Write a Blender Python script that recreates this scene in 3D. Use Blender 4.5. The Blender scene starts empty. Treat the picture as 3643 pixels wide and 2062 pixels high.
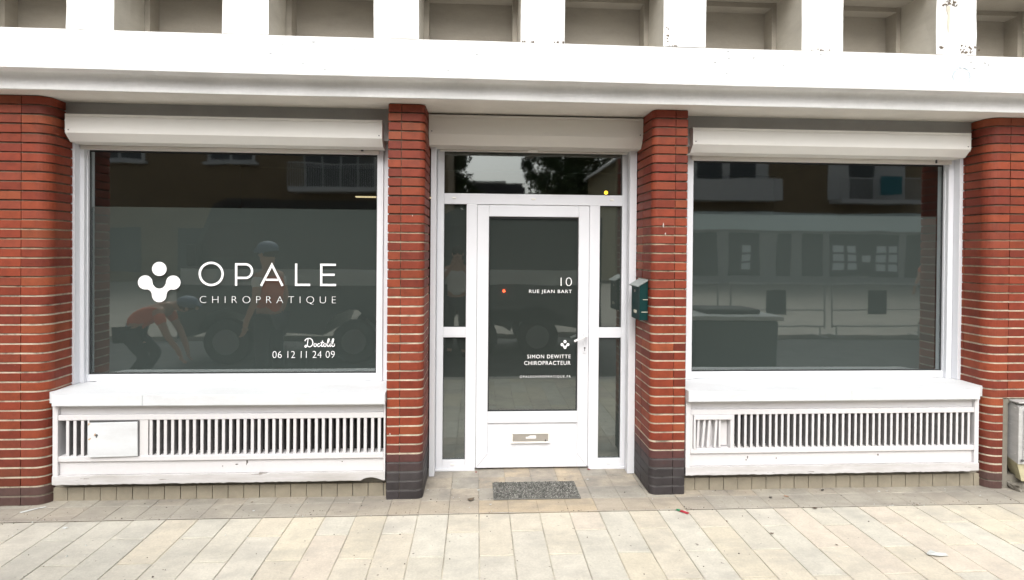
import bpy, bmesh, math, random
from mathutils import Vector, Matrix
random.seed(7)
R = math.radians
scn = bpy.context.scene
col = scn.collection
# ------------------------------------------------------------------ camera
CAMH = 1.752
yaw, pit, rol = 0.05933542, -0.00721367, 0.00816223
fwd = Vector((math.sin(yaw)*math.cos(pit), math.cos(yaw)*math.cos(pit), math.sin(pit)))
rgt = Vector((math.cos(yaw), -math.sin(yaw), 0)); upv = rgt.cross(fwd)
c_, s_ = math.cos(rol), math.sin(rol)
r2 = c_*rgt + s_*upv; u2 = -s_*rgt + c_*upv
cam = bpy.data.cameras.new('camera'); co = bpy.data.objects.new('camera', cam); col.objects.link(co)
m3 = Matrix((r2, u2, -fwd)).transposed()
co.matrix_world = Matrix.Translation((0, 0, CAMH)) @ m3.to_4x4()
cam.sensor_width = 36; cam.lens = 36*2049.14/3643
cam.shift_y = -(1031-900.49)/3643
cam.clip_start = .05; cam.clip_end = 500
scn.camera = co
# ------------------------------------------------------------------ light
SUN_EL, SUN_AZ = 46, 187        # overcast: broad soft sun behind the photographer
w = bpy.data.worlds.new('World'); scn.world = w; w.use_nodes = True
nt = w.node_tree; bg = nt.nodes['Background']
sky = nt.nodes.new('ShaderNodeTexSky'); sky.sky_type = 'NISHITA'; sky.sun_disc = False
sky.sun_elevation = R(SUN_EL); sky.sun_rotation = R(SUN_AZ)
sky.air_density = 1.0; sky.dust_density = 5.0; sky.ozone_density = 1.0
hs = nt.nodes.new('ShaderNodeHueSaturation'); hs.inputs['Saturation'].default_value = .28
nt.links.new(sky.outputs[0], hs.inputs['Color']); nt.links.new(hs.outputs[0], bg.inputs[0])
bg.inputs[1].default_value = .15
sl = bpy.data.lights.new('sun', 'SUN'); sl.energy = .75; sl.angle = R(40); sl.color = (1, .985, .96)
so = bpy.data.objects.new('sun', sl); col.objects.link(so)
az = R(SUN_AZ); dv = Vector((math.sin(az)*math.cos(R(SUN_EL)), math.cos(az)*math.cos(R(SUN_EL)), math.sin(R(SUN_EL))))
so.rotation_euler = dv.to_track_quat('Z', 'Y').to_euler(); so.location = dv*40
scn.view_settings.view_transform = 'Standard'; scn.view_settings.look = 'None'
scn.view_settings.exposure = .82; scn.view_settings.gamma = 1
# ------------------------------------------------------------------ materials
def newmat(name):
    m = bpy.data.materials.new(name); m.use_nodes = True
    return m, m.node_tree, m.node_tree.nodes['Principled BSDF']
def N(t, typ, **kw):
    n = t.nodes.new(typ)
    for k, v in kw.items(): setattr(n, k, v)
    return n
def noise(t, scale, detail=4, rough=.55, coords='Object', stretch=None):
    tc = N(t, 'ShaderNodeTexCoord'); n = N(t, 'ShaderNodeTexNoise')
    n.inputs['Scale'].default_value = scale; n.inputs['Detail'].default_value = detail; n.inputs['Roughness'].default_value = rough
    if stretch:
        mp = N(t, 'ShaderNodeMapping'); mp.inputs['Scale'].default_value = stretch
        t.links.new(tc.outputs[coords], mp.inputs[0]); t.links.new(mp.outputs[0], n.inputs['Vector'])
    else: t.links.new(tc.outputs[coords], n.inputs['Vector'])
    return n.outputs['Fac']
def ramp(t, fac, stops):
    r = N(t, 'ShaderNodeValToRGB'); e = r.color_ramp.elements
    e[0].position, e[0].color = stops[0][0], stops[0][1]+(1,)
    e[1].position, e[1].color = stops[-1][0], stops[-1][1]+(1,)
    for p, c in stops[1:-1]:
        x = e.new(p); x.color = c+(1,)
    t.links.new(fac, r.inputs[0]); return r.outputs[0]
def mix(t, fac, a, b, mode='MIX'):
    m = N(t, 'ShaderNodeMix', data_type='RGBA', blend_type=mode)
    for s, v in ((m.inputs[0], fac), (m.inputs[6], a), (m.inputs[7], b)):
        if isinstance(v, (int, float)): s.default_value = v
        elif isinstance(v, tuple): s.default_value = v+(1,)
        else: t.links.new(v, s)
    return m.outputs[2]
def bump(t, b, fac, strength, dist):
    n = N(t, 'ShaderNodeBump'); n.inputs['Strength'].default_value = strength; n.inputs['Distance'].default_value = dist
    t.links.new(fac, n.inputs['Height']); t.links.new(n.outputs[0], b.inputs['Normal'])
g3 = lambda v: (v, v, v)
def plain(name, c, rough=.6, metal=0, var=.0, vscale=6, spec=.5, bmp=0, bscale=60):
    m, t, b = newmat(name); b.inputs['Roughness'].default_value = rough; b.inputs['Metallic'].default_value = metal
    b.inputs['Specular IOR Level'].default_value = spec
    if var:
        f = noise(t, vscale, 5, .65)
        o = ramp(t, f, [(.3, tuple(x*(1-var) for x in c)), (.7, tuple(min(1, x*(1+var)) for x in c))])
        t.links.new(o, b.inputs['Base Color'])
    else: b.inputs['Base Color'].default_value = c+(1,)
    if bmp: bump(t, b, noise(t, bscale, 4), bmp, .002)
    return m
def worn(name, base, dirt, chip, lo=.60, hi=.68, dscale=2.2, cscale=14, rough=.6, stretch=(1, 1, 1), clo=.70, chi=.73, bmp=.3, dmax=.7):
    """paint with patches of dirt and sharper chips where the undercoat shows"""
    m, t, b = newmat(name); b.inputs['Roughness'].default_value = rough
    d = ramp(t, noise(t, dscale, 7, .7, stretch=stretch), [(lo-.16, g3(0)), (hi+.1, g3(dmax))])
    ch = ramp(t, noise(t, cscale, 5, .6, stretch=stretch), [(clo, g3(0)), (chi, g3(1))])
    fine = noise(t, 45, 3)
    c0 = mix(t, ramp(t, fine, [(.35, g3(0)), (.7, g3(1))]), tuple(x*.97 for x in base), base)
    c1 = mix(t, d, c0, dirt); c2 = mix(t, ch, c1, chip)
    t.links.new(c2, b.inputs['Base Color'])
    bump(t, b, noise(t, 90, 4), bmp, .0015)
    return m
M = {}
M['band'] = worn('painted_concrete', (.82, .82, .81), (.52, .52, .50), (.40, .40, .39), dscale=1.3, cscale=5, clo=.77, chi=.79, bmp=.5)
M['column'] = worn('worn_painted_concrete', (.85, .85, .83), (.56, .54, .50), (.36, .34, .30), dscale=3.5, cscale=9, lo=.58, hi=.62, clo=.735, chi=.75, bmp=.8)
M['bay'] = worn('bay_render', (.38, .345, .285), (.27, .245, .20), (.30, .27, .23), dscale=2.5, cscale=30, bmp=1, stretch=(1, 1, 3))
M['bayside'] = worn('column_side_tan', (.54, .505, .43), (.38, .35, .29), (.30, .27, .23), dscale=2.5, cscale=30, bmp=1, stretch=(1, 1, 3))  # tan colour for the column sides, darker than the fronts
M['soffit'] = worn('soffit_paint', (.78, .75, .69), (.58, .56, .51), (.5, .48, .44), dscale=1.5, cscale=6, clo=.78, chi=.8)
M['header'] = plain('header_render', (.36, .355, .34), .8, var=.08, vscale=4, bmp=.3)
M['pvc'] = plain('white_frame_paint', (.70, .71, .74), .38, var=.025, vscale=5)
M['shutter'] = plain('cream_shutter_paint', (.83, .815, .77), .42, var=.02, vscale=4)
M['shutterd'] = plain('cream_shutter_paint_shaded', (.74, .71, .655), .45, var=.02, vscale=4)  # darker copy of the shutter paint, recess shade put into its colour
M['sill'] = worn('sill_paint', (.62, .64, .655), (.48, .48, .48), (.45, .45, .44), dscale=2, cscale=6, clo=.76, chi=.78, stretch=(1, 1, 4), bmp=.2)
M['louvre'] = worn('louvre_paint', (.61, .60, .61), (.62, .60, .58), (.30, .28, .26), dscale=3, cscale=11, clo=.755, chi=.77, stretch=(.5, 1, 1.6))
M['ledge'] = worn('scuffed_paint', (.59, .58, .585), (.34, .32, .29), (.22, .20, .18), dscale=4, cscale=9, lo=.5, hi=.58, clo=.66, chi=.68, stretch=(.4, 1, 3))
M['black'] = plain('void_black', (.012, .012, .012), .8)
M['gasket'] = plain('rubber_gasket', (.02, .022, .022), .5)
M['steel'] = plain('brushed_steel', (.50, .47, .43), .35, .6, var=.05, vscale=30)
M['capdark'] = plain('screw_dark', (.08, .08, .08), .5)
M['vinyl'] = plain('white_vinyl', (.88, .88, .88), .5)
M['greenbox'] = plain('green_enamel', (.002, .030, .029), .3, var=.1, vscale=20)
M['greylid'] = plain('weathered_lid', (.22, .25, .24), .4, var=.12, vscale=25)
M['label'] = plain('card_label', (.55, .52, .42), .5)
M['galv'] = worn('galvanised_box', (.46, .46, .45), (.30, .30, .29), (.62, .62, .60), dscale=9, cscale=16, clo=.66, chi=.7, rough=.5, stretch=(1, 1, 2.5))
M['yellowed'] = worn('yellowed_plastic', (.50, .46, .30), (.26, .23, .14), (.12, .10, .07), dscale=14, cscale=20, clo=.66, chi=.7)
M['concrete'] = worn('rough_concrete', (.19, .175, .145), (.12, .11, .09), (.08, .075, .07), dscale=8, cscale=18, clo=.68, chi=.72, bmp=1)
M['skirt'] = worn('skirting_tile', (.30, .265, .20), (.20, .18, .14), (.14, .12, .1), dscale=9, cscale=18, lo=.52, hi=.6, rough=.5, clo=.74, chi=.78)
def mortar_mat():
    m, t, b = newmat('mortar'); b.inputs['Roughness'].default_value = .95
    at = N(t, 'ShaderNodeAttribute', attribute_name='Col')
    f = ramp(t, noise(t, 9, 6, .7), [(.34, g3(.35)), (.48, g3(.85)), (.7, g3(1.2))])
    c = mix(t, 1.0, at.outputs['Color'], f, 'MULTIPLY'); t.links.new(c, b.inputs['Base Color'])
    bump(t, b, noise(t, 90, 4), 1, .002); return m
M['mortar'] = mortar_mat()
M['slatside'] = plain('shade_dark_slat_side', (.20, .195, .195), .8, var=.25, vscale=18)  # slat sides coloured dark: shade between the slats put into the colour

def glass_mat(name, tint, boost):
    m, t, b = newmat(name)
    out = t.nodes['Material Output']; t.nodes.remove(b)
    tr = N(t, 'ShaderNodeBsdfTransparent'); tr.inputs[0].default_value = tint+(1,)
    gl = N(t, 'ShaderNodeBsdfGlossy'); gl.inputs['Roughness'].default_value = .022; gl.inputs['Color'].default_value = (.93, 1, .98, 1)
    # Schlick reflectance of a double pane, the same from both sides
    ge = N(t, 'ShaderNodeNewGeometry'); dp = N(t, 'ShaderNodeVectorMath', operation='DOT_PRODUCT')
    t.links.new(ge.outputs['Normal'], dp.inputs[0]); t.links.new(ge.outputs['Incoming'], dp.inputs[1])
    ab = N(t, 'ShaderNodeMath', operation='ABSOLUTE'); t.links.new(dp.outputs['Value'], ab.inputs[0])
    om = N(t, 'ShaderNodeMath', operation='SUBTRACT'); om.inputs[0].default_value = 1; t.links.new(ab.outputs[0], om.inputs[1])
    pw = N(t, 'ShaderNodeMath', operation='POWER'); pw.inputs[1].default_value = 5; t.links.new(om.outputs[0], pw.inputs[0])
    fr = N(t, 'ShaderNodeMath', operation='MULTIPLY_ADD'); fr.inputs[1].default_value = 1-boost; fr.inputs[2].default_value = boost
    t.links.new(pw.outputs[0], fr.inputs[0])
    bp = N(t, 'ShaderNodeBump'); bp.inputs['Strength'].default_value = 1; bp.inputs['Distance'].default_value = .0007      # slight waviness of float glass
    t.links.new(noise(t, 2.2, 1.5, .5), bp.inputs['Height']); t.links.new(bp.outputs[0], gl.inputs['Normal'])
    ms = N(t, 'ShaderNodeMixShader')
    t.links.new(fr.outputs[0], ms.inputs[0]); t.links.new(tr.outputs[0], ms.inputs[1]); t.links.new(gl.outputs[0], ms.inputs[2])
    t.links.new(ms.outputs[0], out.inputs[0]); return m
M['glass'] = glass_mat('window_glass', (.86, .91, .90), .17)
M['film'] = plain('frosted_film', (.062, .069, .065), .9, spec=.1)
M['filmdoor'] = plain('frosted_film_grey', (.050, .054, .050), .9, spec=.1)
def emit(name, c, s):
    m, t, b = newmat(name); b.inputs['Base Color'].default_value = c+(1,)
    b.inputs['Emission Color'].default_value = c+(1,); b.inputs['Emission Strength'].default_value = s; return m
M['lamp'] = emit('warm_tube_light', (1, .80, .45), .6)
M['amber'] = emit('amber_lamp', (1, .55, .03), 2)
M['redlamp'] = emit('red_marker_lamp', (1, .10, .03), 14)

def brick_mat():
    m, t, b = newmat('glazed_brick'); b.inputs['Roughness'].default_value = .55; b.inputs['Specular IOR Level'].default_value = .3
    at = N(t, 'ShaderNodeAttribute', attribute_name='Col')
    n = noise(t, 16, 6, .7); nn = ramp(t, n, [(.25, g3(.72)), (.5, g3(1)), (.8, g3(1.22))])
    c = mix(t, 1.0, at.outputs['Color'], nn, 'MULTIPLY')
    st = ramp(t, noise(t, 3.2, 6, .7, stretch=(1.3, 1.3, .5)), [(.66, g3(0)), (.80, g3(.35))])
    c = mix(t, st, c, (.33, .27, .22))
    ch = ramp(t, noise(t, 26, 3), [(.765, g3(0)), (.785, g3(1))])
    c = mix(t, ch, c, (.45, .30, .22))
    dk = ramp(t, noise(t, 7, 5), [(.60, g3(0)), (.85, g3(.45))])
    c = mix(t, dk, c, (.10, .03, .02))
    t.links.new(c, b.inputs['Base Color']); bump(t, b, noise(t, 70, 5), .4, .0015); return m
M['brick'] = brick_mat()
def slab_mat(name, dirtc, dirt, rough=.75, stretch=(1, 1, 1)):
    m, t, b = newmat(name); b.inputs['Roughness'].default_value = rough
    at = N(t, 'ShaderNodeAttribute', attribute_name='Col')
    g = ramp(t, noise(t, 70, 6, .75), [(.3, g3(.86)), (.7, g3(1.1))])
    c = mix(t, 1.0, at.outputs['Color'], g, 'MULTIPLY')
    g2 = ramp(t, noise(t, 9, 5, .6), [(.3, g3(.9)), (.7, g3(1.08))])
    c = mix(t, 1.0, c, g2, 'MULTIPLY')
    d = ramp(t, noise(t, 2.1, 7, .68, stretch=stretch), [(.48, g3(0)), (.78, g3(dirt))])
    c = mix(t, d, c, dirtc)
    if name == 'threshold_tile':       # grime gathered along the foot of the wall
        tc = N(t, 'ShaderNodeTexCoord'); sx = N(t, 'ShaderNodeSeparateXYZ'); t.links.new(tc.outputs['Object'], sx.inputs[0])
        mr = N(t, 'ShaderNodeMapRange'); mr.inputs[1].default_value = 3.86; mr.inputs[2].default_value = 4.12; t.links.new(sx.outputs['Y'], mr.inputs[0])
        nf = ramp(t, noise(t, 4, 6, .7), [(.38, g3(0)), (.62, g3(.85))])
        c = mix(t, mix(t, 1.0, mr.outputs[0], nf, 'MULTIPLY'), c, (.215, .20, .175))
    sp = ramp(t, noise(t, 30, 2, .5), [(.715, g3(0)), (.745, g3(.75))])
    c = mix(t, sp, c, (.14, .12, .10))
    t.links.new(c, b.inputs['Base Color']); bump(t, b, noise(t, 120, 5), .5, .002); return m
M['slab'] = slab_mat('paving_stone', (.33, .32, .285), .8, stretch=(1, 1.6, 1))
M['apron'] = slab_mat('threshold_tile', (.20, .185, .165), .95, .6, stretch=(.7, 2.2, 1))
M['joint'] = plain('joint_sand', (.43, .40, .33), .9, var=.65, vscale=3)
M['asphalt'] = plain('asphalt', (.085, .085, .082), .9, var=.25, vscale=3, bmp=.5)
M['sand'] = plain('pale_paving', (.36, .33, .28), .85, var=.12, vscale=1.5)
M['apronjoint'] = plain('tile_joint', (.31, .285, .235), .9, var=.2, vscale=5)
M['kerb'] = plain('kerb_stone', (.38, .37, .34), .8, var=.1)
# ------------------------------------------------------------------ mesh helpers
class MB:
    def __init__(s): s.v = []; s.f = []; s.mi = []; s.c = []; s.cur = (1, 1, 1)
    def add(s, vs, fs, m=0):
        o = len(s.v); s.v += [tuple(v) for v in vs]; s.c += [s.cur]*len(vs)
        for f in fs: s.f.append(tuple(i+o for i in f)); s.mi.append(m)
        return s
    def box(s, x0, x1, y0, y1, z0, z1, m=0):
        vs = [(x0, y0, z0), (x1, y0, z0), (x1, y1, z0), (x0, y1, z0), (x0, y0, z1), (x1, y0, z1), (x1, y1, z1), (x0, y1, z1)]
        return s.add(vs, [(0, 3, 2, 1), (4, 5, 6, 7), (0, 1, 5, 4), (1, 2, 6, 5), (2, 3, 7, 6), (3, 0, 4, 7)], m)
    def bbox(s, x0, x1, y0, y1, z0, z1, b=.002, m=0):
        """bevelled box"""
        bm = bmesh.new(); bmesh.ops.create_cube(bm, size=1)
        for v in bm.verts: v.co = Vector(((x0+x1)/2+v.co.x*(x1-x0), (y0+y1)/2+v.co.y*(y1-y0), (z0+z1)/2+v.co.z*(z1-z0)))
        bmesh.ops.bevel(bm, geom=bm.edges[:], offset=b, segments=1, affect='EDGES')
        return s.frombm(bm, m)
    def frombm(s, bm, m=0, mat=None):
        bm.verts.ensure_lookup_table()
        if mat: bm.transform(mat)
        for i, v in enumerate(bm.verts): v.index = i
        s.add([v.co[:] for v in bm.verts], [[v.index for v in f.verts] for f in bm.faces], m); bm.free(); return s
    def cyl(s, p0, p1, r0, r1=None, n=12, m=0):
        r1 = r0 if r1 is None else r1
        p0, p1 = Vector(p0), Vector(p1); d = (p1-p0)
        q = d.to_track_quat('Z', 'Y'); vs = []
        for p, r in ((p0, r0), (p1, r1)):
            for i in range(n):
                a = 2*math.pi*i/n; vs.append(p+q@Vector((r*math.cos(a), r*math.sin(a), 0)))
        fs = [(i, (i+1) % n, n+(i+1) % n, n+i) for i in range(n)]+[tuple(range(n))[::-1], tuple(range(n, 2*n))]
        return s.add(vs, fs, m)
    def sphere(s, c, r, m=0, sc=(1, 1, 1), seg=14, rings=9, rot=None):
        bm = bmesh.new(); bmesh.ops.create_uvsphere(bm, u_segments=seg, v_segments=rings, radius=r)
        mt = Matrix.Translation(c) @ (rot.to_4x4() if rot else Matrix()) @ Matrix.Diagonal((*sc, 1))
        return s.frombm(bm, m, mt)
    def prism_y(s, pts, y0, y1, m=0):
        """polygon in x,z (counter clockwise seen from -y) extruded along y"""
        n = len(pts); vs = [(x, y0, z) for x, z in pts]+[(x, y1, z) for x, z in pts]
        fs = [tuple(range(n)), tuple(range(n, 2*n))[::-1]]+[(i, n+i, n+(i+1) % n, (i+1) % n) for i in range(n)]
        return s.add(vs, fs, m)
    def prism_x(s, pts, x0, x1, m=0):
        """polygon in y,z extruded along x"""
        n = len(pts); vs = [(x0, y, z) for y, z in pts]+[(x1, y, z) for y, z in pts]
        fs = [tuple(range(n)), tuple(range(n, 2*n))[::-1]]+[(i, n+i, n+(i+1) % n, (i+1) % n) for i in range(n)]
        return s.add(vs, fs, m)
    def prism_z(s, pts, z0, z1, m=0):
        n = len(pts); vs = [(x, y, z0) for x, y in pts]+[(x, y, z1) for x, y in pts]
        fs = [tuple(range(n))[::-1], tuple(range(n, 2*n))]+[(i, (i+1) % n, n+(i+1) % n, n+i) for i in range(n)]
        return s.add(vs, fs, m)
    def build(s, name, mats, parent=None, label=None, smooth=False, fix=True):
        me = bpy.data.meshes.new(name); me.from_pydata(s.v, [], s.f)
        if not isinstance(mats, (list, tuple)): mats = [mats]
        for m in mats: me.materials.append(M[m] if isinstance(m, str) else m)
        for p, i in zip(me.polygons, s.mi): p.material_index = i
        ca = me.color_attributes.new('Col', 'FLOAT_COLOR', 'POINT')
        for i, c in enumerate(s.c): ca.data[i].color = (*c, 1)
        if fix:
            bm = bmesh.new(); bm.from_mesh(me); bmesh.ops.recalc_face_normals(bm, faces=bm.faces); bm.to_mesh(me); bm.free()
        if smooth:
            for p in me.polygons: p.use_smooth = True
        o = bpy.data.objects.new(name, me); col.objects.link(o)
        if parent is not None: o.parent = parent
        if label: o['label'] = label
        return o
def tag(o, label, cat, group=None, kind=None):
    if label: o['label'] = label
    if cat: o['category'] = cat
    if group: o['group'] = group
    if kind: o['kind'] = kind
    return o
def empty(name, loc, label, cat, group=None):
    o = bpy.data.objects.new(name, None); col.objects.link(o); o.location = loc; o.empty_display_size = .1
    bpy.context.view_layer.update()
    return tag(o, label, cat, group)
def localise(o, root):
    """child meshes are modelled in world space: move them under a root that has a place of its own"""
    o.matrix_parent_inverse = Matrix.Translation(root.location).inverted(); return o
def kid(mb, name, mats, root, label=None, smooth=False):
    o = mb.build(name, mats, root, label, smooth)
    if root.parent is None and root.type == 'EMPTY': localise(o, root)
    return o
def arc(cx, cy, r, a0, a1, n):
    return [(cx+r*math.cos(R(a0+(a1-a0)*i/n)), cy+r*math.sin(R(a0+(a1-a0)*i/n))) for i in range(n+1)]
def structure(mb, name, mats): return tag(mb.build(name, mats), None, None, kind='structure')

# ------------------------------------------------------------------ ground
def slabs(name, mat, cells, z, gap, tint, jmat='joint', bx=None):
    mb = MB()
    x0, x1, y0, y1 = bx
    for (a, b, c, d) in cells:
        mb.cur = tint(a, b, c, d)
        dz = random.uniform(-.0012, .0012); g = gap/2+random.uniform(0, .0006); e = .0025
        zz = [z+dz+random.uniform(-.0006, .0006) for _ in range(4)]
        g2 = g*1.7
        P = [(a+g, c+g2), (b-g, c+g2), (b-g, d-g2), (a+g, d-g2)]
        Q = [(a+g+e, c+g2+e), (b-g-e, c+g2+e), (b-g-e, d-g2-e), (a+g+e, d-g2-e)]
        vs = [(p[0], p[1], z-.012) for p in P]+[(p[0], p[1], zz[i]-.002) for i, p in enumerate(P)]+[(p[0], p[1], zz[i]) for i, p in enumerate(Q)]
        fs = [(i, (i+1) % 4, 4+(i+1) % 4, 4+i) for i in range(4)]+[(4+i, 4+(i+1) % 4, 8+(i+1) % 4, 8+i) for i in range(4)]+[(8, 9, 10, 11)]
        mb.add(vs, fs, 0)
    mb.cur = (1, 1, 1)
    mb.add([(x0, y0, z-.006), (x1, y0, z-.006), (x1, y1, z-.006), (x0, y1, z-.006)], [(0, 1, 2, 3)], 1)
    o = mb.build(name, [mat, jmat], fix=False); o['kind'] = 'structure'; return o
EDGE = 3.805
PAL = [(.575, .53, .435), (.59, .54, .435), (.58, .55, .47), (.56, .53, .445), (.60, .55, .435), (.57, .545, .465), (.59, .53, .44), (.585, .54, .44)]
def tint1(a, b, c, d):
    p = random.choice(PAL); k = random.uniform(.95, 1.05)
    if a < -1.6 and random.random() < .75: p = random.choice([(.50, .485, .42), (.515, .495, .425), (.53, .505, .43)])
    return tuple(x*k for x in p)
cells = []
for k in range(-24, 48):
    xa = -2.778+.2*k; xb = xa+.2
    ys = [3.56-.56*i for i in range(0, 4)] if k % 2 else [3.28-.56*i for i in range(0, 4)]
    prev = EDGE
    for y in ys+[1.42]:
        if y >= 1.41: cells.append((xa, xb, max(y, 1.42), prev)); prev = y
slabs('pavement', 'slab', cells, 0, .0055, tint1, bx=(-7.6, 6.9, 1.42, EDGE))
cells = []
for i in range(-38, 38):
    for j in range(4):
        xa = -.0+.2*i+.02; ya = EDGE+.004+.2*j
        cells.append((xa, xa+.2, ya, ya+.2))
def tint2(a, b, c, d):
    k = random.uniform(.97, 1.03)
    if -.1 < a < .75 and random.random() < .75: return (.47*k, .385*k, .27*k)
    if -.9 < a < 1.9 and random.random() < .45: return (.43*k, .375*k, .295*k)
    return tuple(x*k for x in random.choice([(.385, .355, .295), (.40, .36, .295), (.375, .35, .295)]))
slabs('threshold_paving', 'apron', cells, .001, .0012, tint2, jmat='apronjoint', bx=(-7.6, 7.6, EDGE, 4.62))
mb = MB(); mb.cur = (1, 1, 1)                      # thin worn mortar line along the edge of the pavement
pts = []
for i in range(145):
    x = -7+i*.1; pts.append((x, EDGE-.001+random.uniform(-.002, .002), EDGE+.005+random.uniform(-.003, .003)))
for a, b in zip(pts, pts[1:]):
    mb.add([(a[0], a[1], .0025), (b[0], b[1], .0025), (b[0], b[2], .0025), (a[0], a[2], .0025)], [(0, 1, 2, 3)])
M['edgem'] = plain('edge_mortar', (.46, .43, .37), .9, var=.3, vscale=7)
structure(mb, 'paving_edge_joint', 'edgem')
mb = MB(); mb.bbox(-40, 40, 1.27, 1.419, -.2, .0, .01); structure(mb, 'kerb', 'kerb')
mb = MB(); mb.add([(-60, -3.0, -.12), (60, -3.0, -.12), (60, 1.3, -.12), (-60, 1.3, -.12)], [(0, 1, 2, 3)]); structure(mb, 'road', 'asphalt')
mb = MB(); mb.box(-60, 60, -21, -3.0, -.3, -.02); structure(mb, 'far_pavement', 'sand')
mb = MB(); mb.add([(-300, -300, -.31), (300, -300, -.31), (300, 300, -.31), (-300, 300, -.31)], [(0, 1, 2, 3)]); structure(mb, 'ground', 'sand')
for sx, a, b in (('l', -60, -7.6), ('r', 7.6, 60)):
    mb = MB(); mb.box(a, b, 1.419, 12, -.3, -.004); structure(mb, 'side_pavement', 'slab')
mb = MB(); mb.box(6.9, 7.6, 1.419, EDGE, -.3, -.004); structure(mb, 'side_pavement', 'slab')

# ------------------------------------------------------------------ the building
B = empty('shop_building', (0, 4.04, 0), 'white concrete and red brick shop front with two big windows and a white door', 'building')
YF = 4.04
def part(mb, name, mats, label=None, smooth=False): return kid(mb, name, mats, B, label, smooth)
def sub(mb, name, mats, par, label=None, smooth=False):
    o = mb.build(name, mats, par, label, smooth); return o
# sub-parts inherit the inverse of the part, because parts keep world-space meshes
# --- brick pillars
CH = .0643
def offset(path, d):
    out = []
    for i, p in enumerate(path):
        a = path[max(0, i-1)]; b = path[min(len(path)-1, i+1)]
        tx, ty = b[0]-a[0], b[1]-a[1]; L = math.hypot(tx, ty) or 1
        out.append((p[0]-ty/L*d, p[1]+tx/L*d))
    return out
def pillar(label, path_fn, joints, colour_fn, z0=0, z1=2.758):
    base_dark = colour_fn is col_mid
    """path_fn(z): list of (x,y) from left-back round the front to right-back; joints: x of the stacked vertical joints on the front"""
    mb = MB(); nc = int(round((z1-z0)/CH)); ch = (z1-z0)/nc
    for k in range(nc):
        za = z0+k*ch+.0055; zb = z0+(k+1)*ch-.0055
        path = path_fn(za)
        # densify front and cut at joints
        segs = []; cur = [path[0]]
        for a, b in zip(path, path[1:]):
            cuts = []
            if abs(b[0]-a[0]) > .01:
                for j in joints:
                    if min(a[0], b[0]) < j < max(a[0], b[0]): cuts.append((j-a[0])/(b[0]-a[0]))
            else:
                for j in (4.27,):
                    if min(a[1], b[1]) < j < max(a[1], b[1]): cuts.append((j-a[1])/(b[1]-a[1]))
            for t in sorted(cuts):
                L = math.hypot(b[0]-a[0], b[1]-a[1]); g = .0022/L
                cur.append((a[0]+(b[0]-a[0])*(t-g), a[1]+(b[1]-a[1])*(t-g))); segs.append(cur)
                cur = [(a[0]+(b[0]-a[0])*(t+g), a[1]+(b[1]-a[1])*(t+g))]
            cur.append(b)
        segs.append(cur)
        for sg in segs:
            if len(sg) < 2: continue
            d = random.uniform(-.0012, .0012); mb.cur = colour_fn(za, sg[len(sg)//2][0])
            dz = random.uniform(-.0009, .0009); tl = random.uniform(-.0007, .0007)
            outer = offset(sg, d); mid = offset(sg, d+.0018); inner = offset(sg, .03); n = len(sg)
            loops = [(inner, za+dz), (mid, za+dz), (outer, za+dz+.002), (outer, zb+dz-.0022), (mid, zb+dz), (inner, zb+dz)]
            vs = []
            for lp, z in loops:
                for i, p in enumerate(lp): vs.append((p[0], p[1], z+tl*(i/(n-1)-.5)*2))
            fs = []
            for l in range(5):
                for i in range(n-1): fs.append((l*n+i, l*n+i+1, (l+1)*n+i+1, (l+1)*n+i))
            fs.append(tuple(l*n for l in range(6))[::-1]); fs.append(tuple(l*n+n-1 for l in range(6)))
            mb.add(vs, fs, 0)
    # recessed mortar core, a little ragged course by course
    for k in range(nc+1):
        zc = z0+k*ch; path = path_fn(min(max(zc, z0), z1))
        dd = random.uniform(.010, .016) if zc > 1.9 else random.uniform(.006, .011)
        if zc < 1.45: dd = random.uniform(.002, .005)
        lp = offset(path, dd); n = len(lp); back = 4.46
        mb.cur = (.085, .08, .078) if (base_dark and zc < .26) else ((.20, .17, .13) if zc < .07 else ((.50, .44, .335) if zc < 1.45 else ((.44, .37, .26) if zc < 1.95 else (.17, .14, .10))))  # high joints darker: shadow under the bricks painted into the mortar colour
        poly = [(p[0], p[1]) for p in lp]+[(lp[-1][0]-.01, back), (lp[0][0]+.01, back)]
        za = max(z0, zc-.0058); zb = min(z1, zc+.0058)
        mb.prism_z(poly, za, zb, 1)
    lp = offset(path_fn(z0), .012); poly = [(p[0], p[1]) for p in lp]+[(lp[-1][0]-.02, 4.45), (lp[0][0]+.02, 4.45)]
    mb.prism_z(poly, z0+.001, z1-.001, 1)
    return part(mb, 'brick_pillar', ['brick', 'mortar'], label)
RED = [(.205, .038, .017), (.185, .033, .0155), (.225, .046, .019), (.160, .029, .0155), (.21, .045, .023), (.24, .058, .024)]
def redc(z, x):
    p = random.choice(RED[:5]) if random.random() < .93 else RED[5]
    k = random.uniform(.84, 1.12); return tuple(v*k for v in p)
def col_mid(z, x):      # black glazed base courses
    if z < .19: k = random.uniform(.8, 1.2); return (.038*k, .033*k, .034*k)
    if z < .25: return (.050, .034, .034)
    if z < .31: return (.085, .034, .031)
    if z < .37: return (.135, .033, .022)
    return redc(z, x)
def col_end(z, x):
    c = redc(z, x)
    if z < .08: return (.085, .048, .042)
    if z < .42: k = .45+.4*(z/.42)+random.uniform(-.08, .08); return (c[0]*k, c[1]*k*1.1, c[2]*k*1.4)
    return c
def rc(cx, cy, r, a0, a1, n=7): return arc(cx, cy, r, a0, a1, n)
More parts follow.
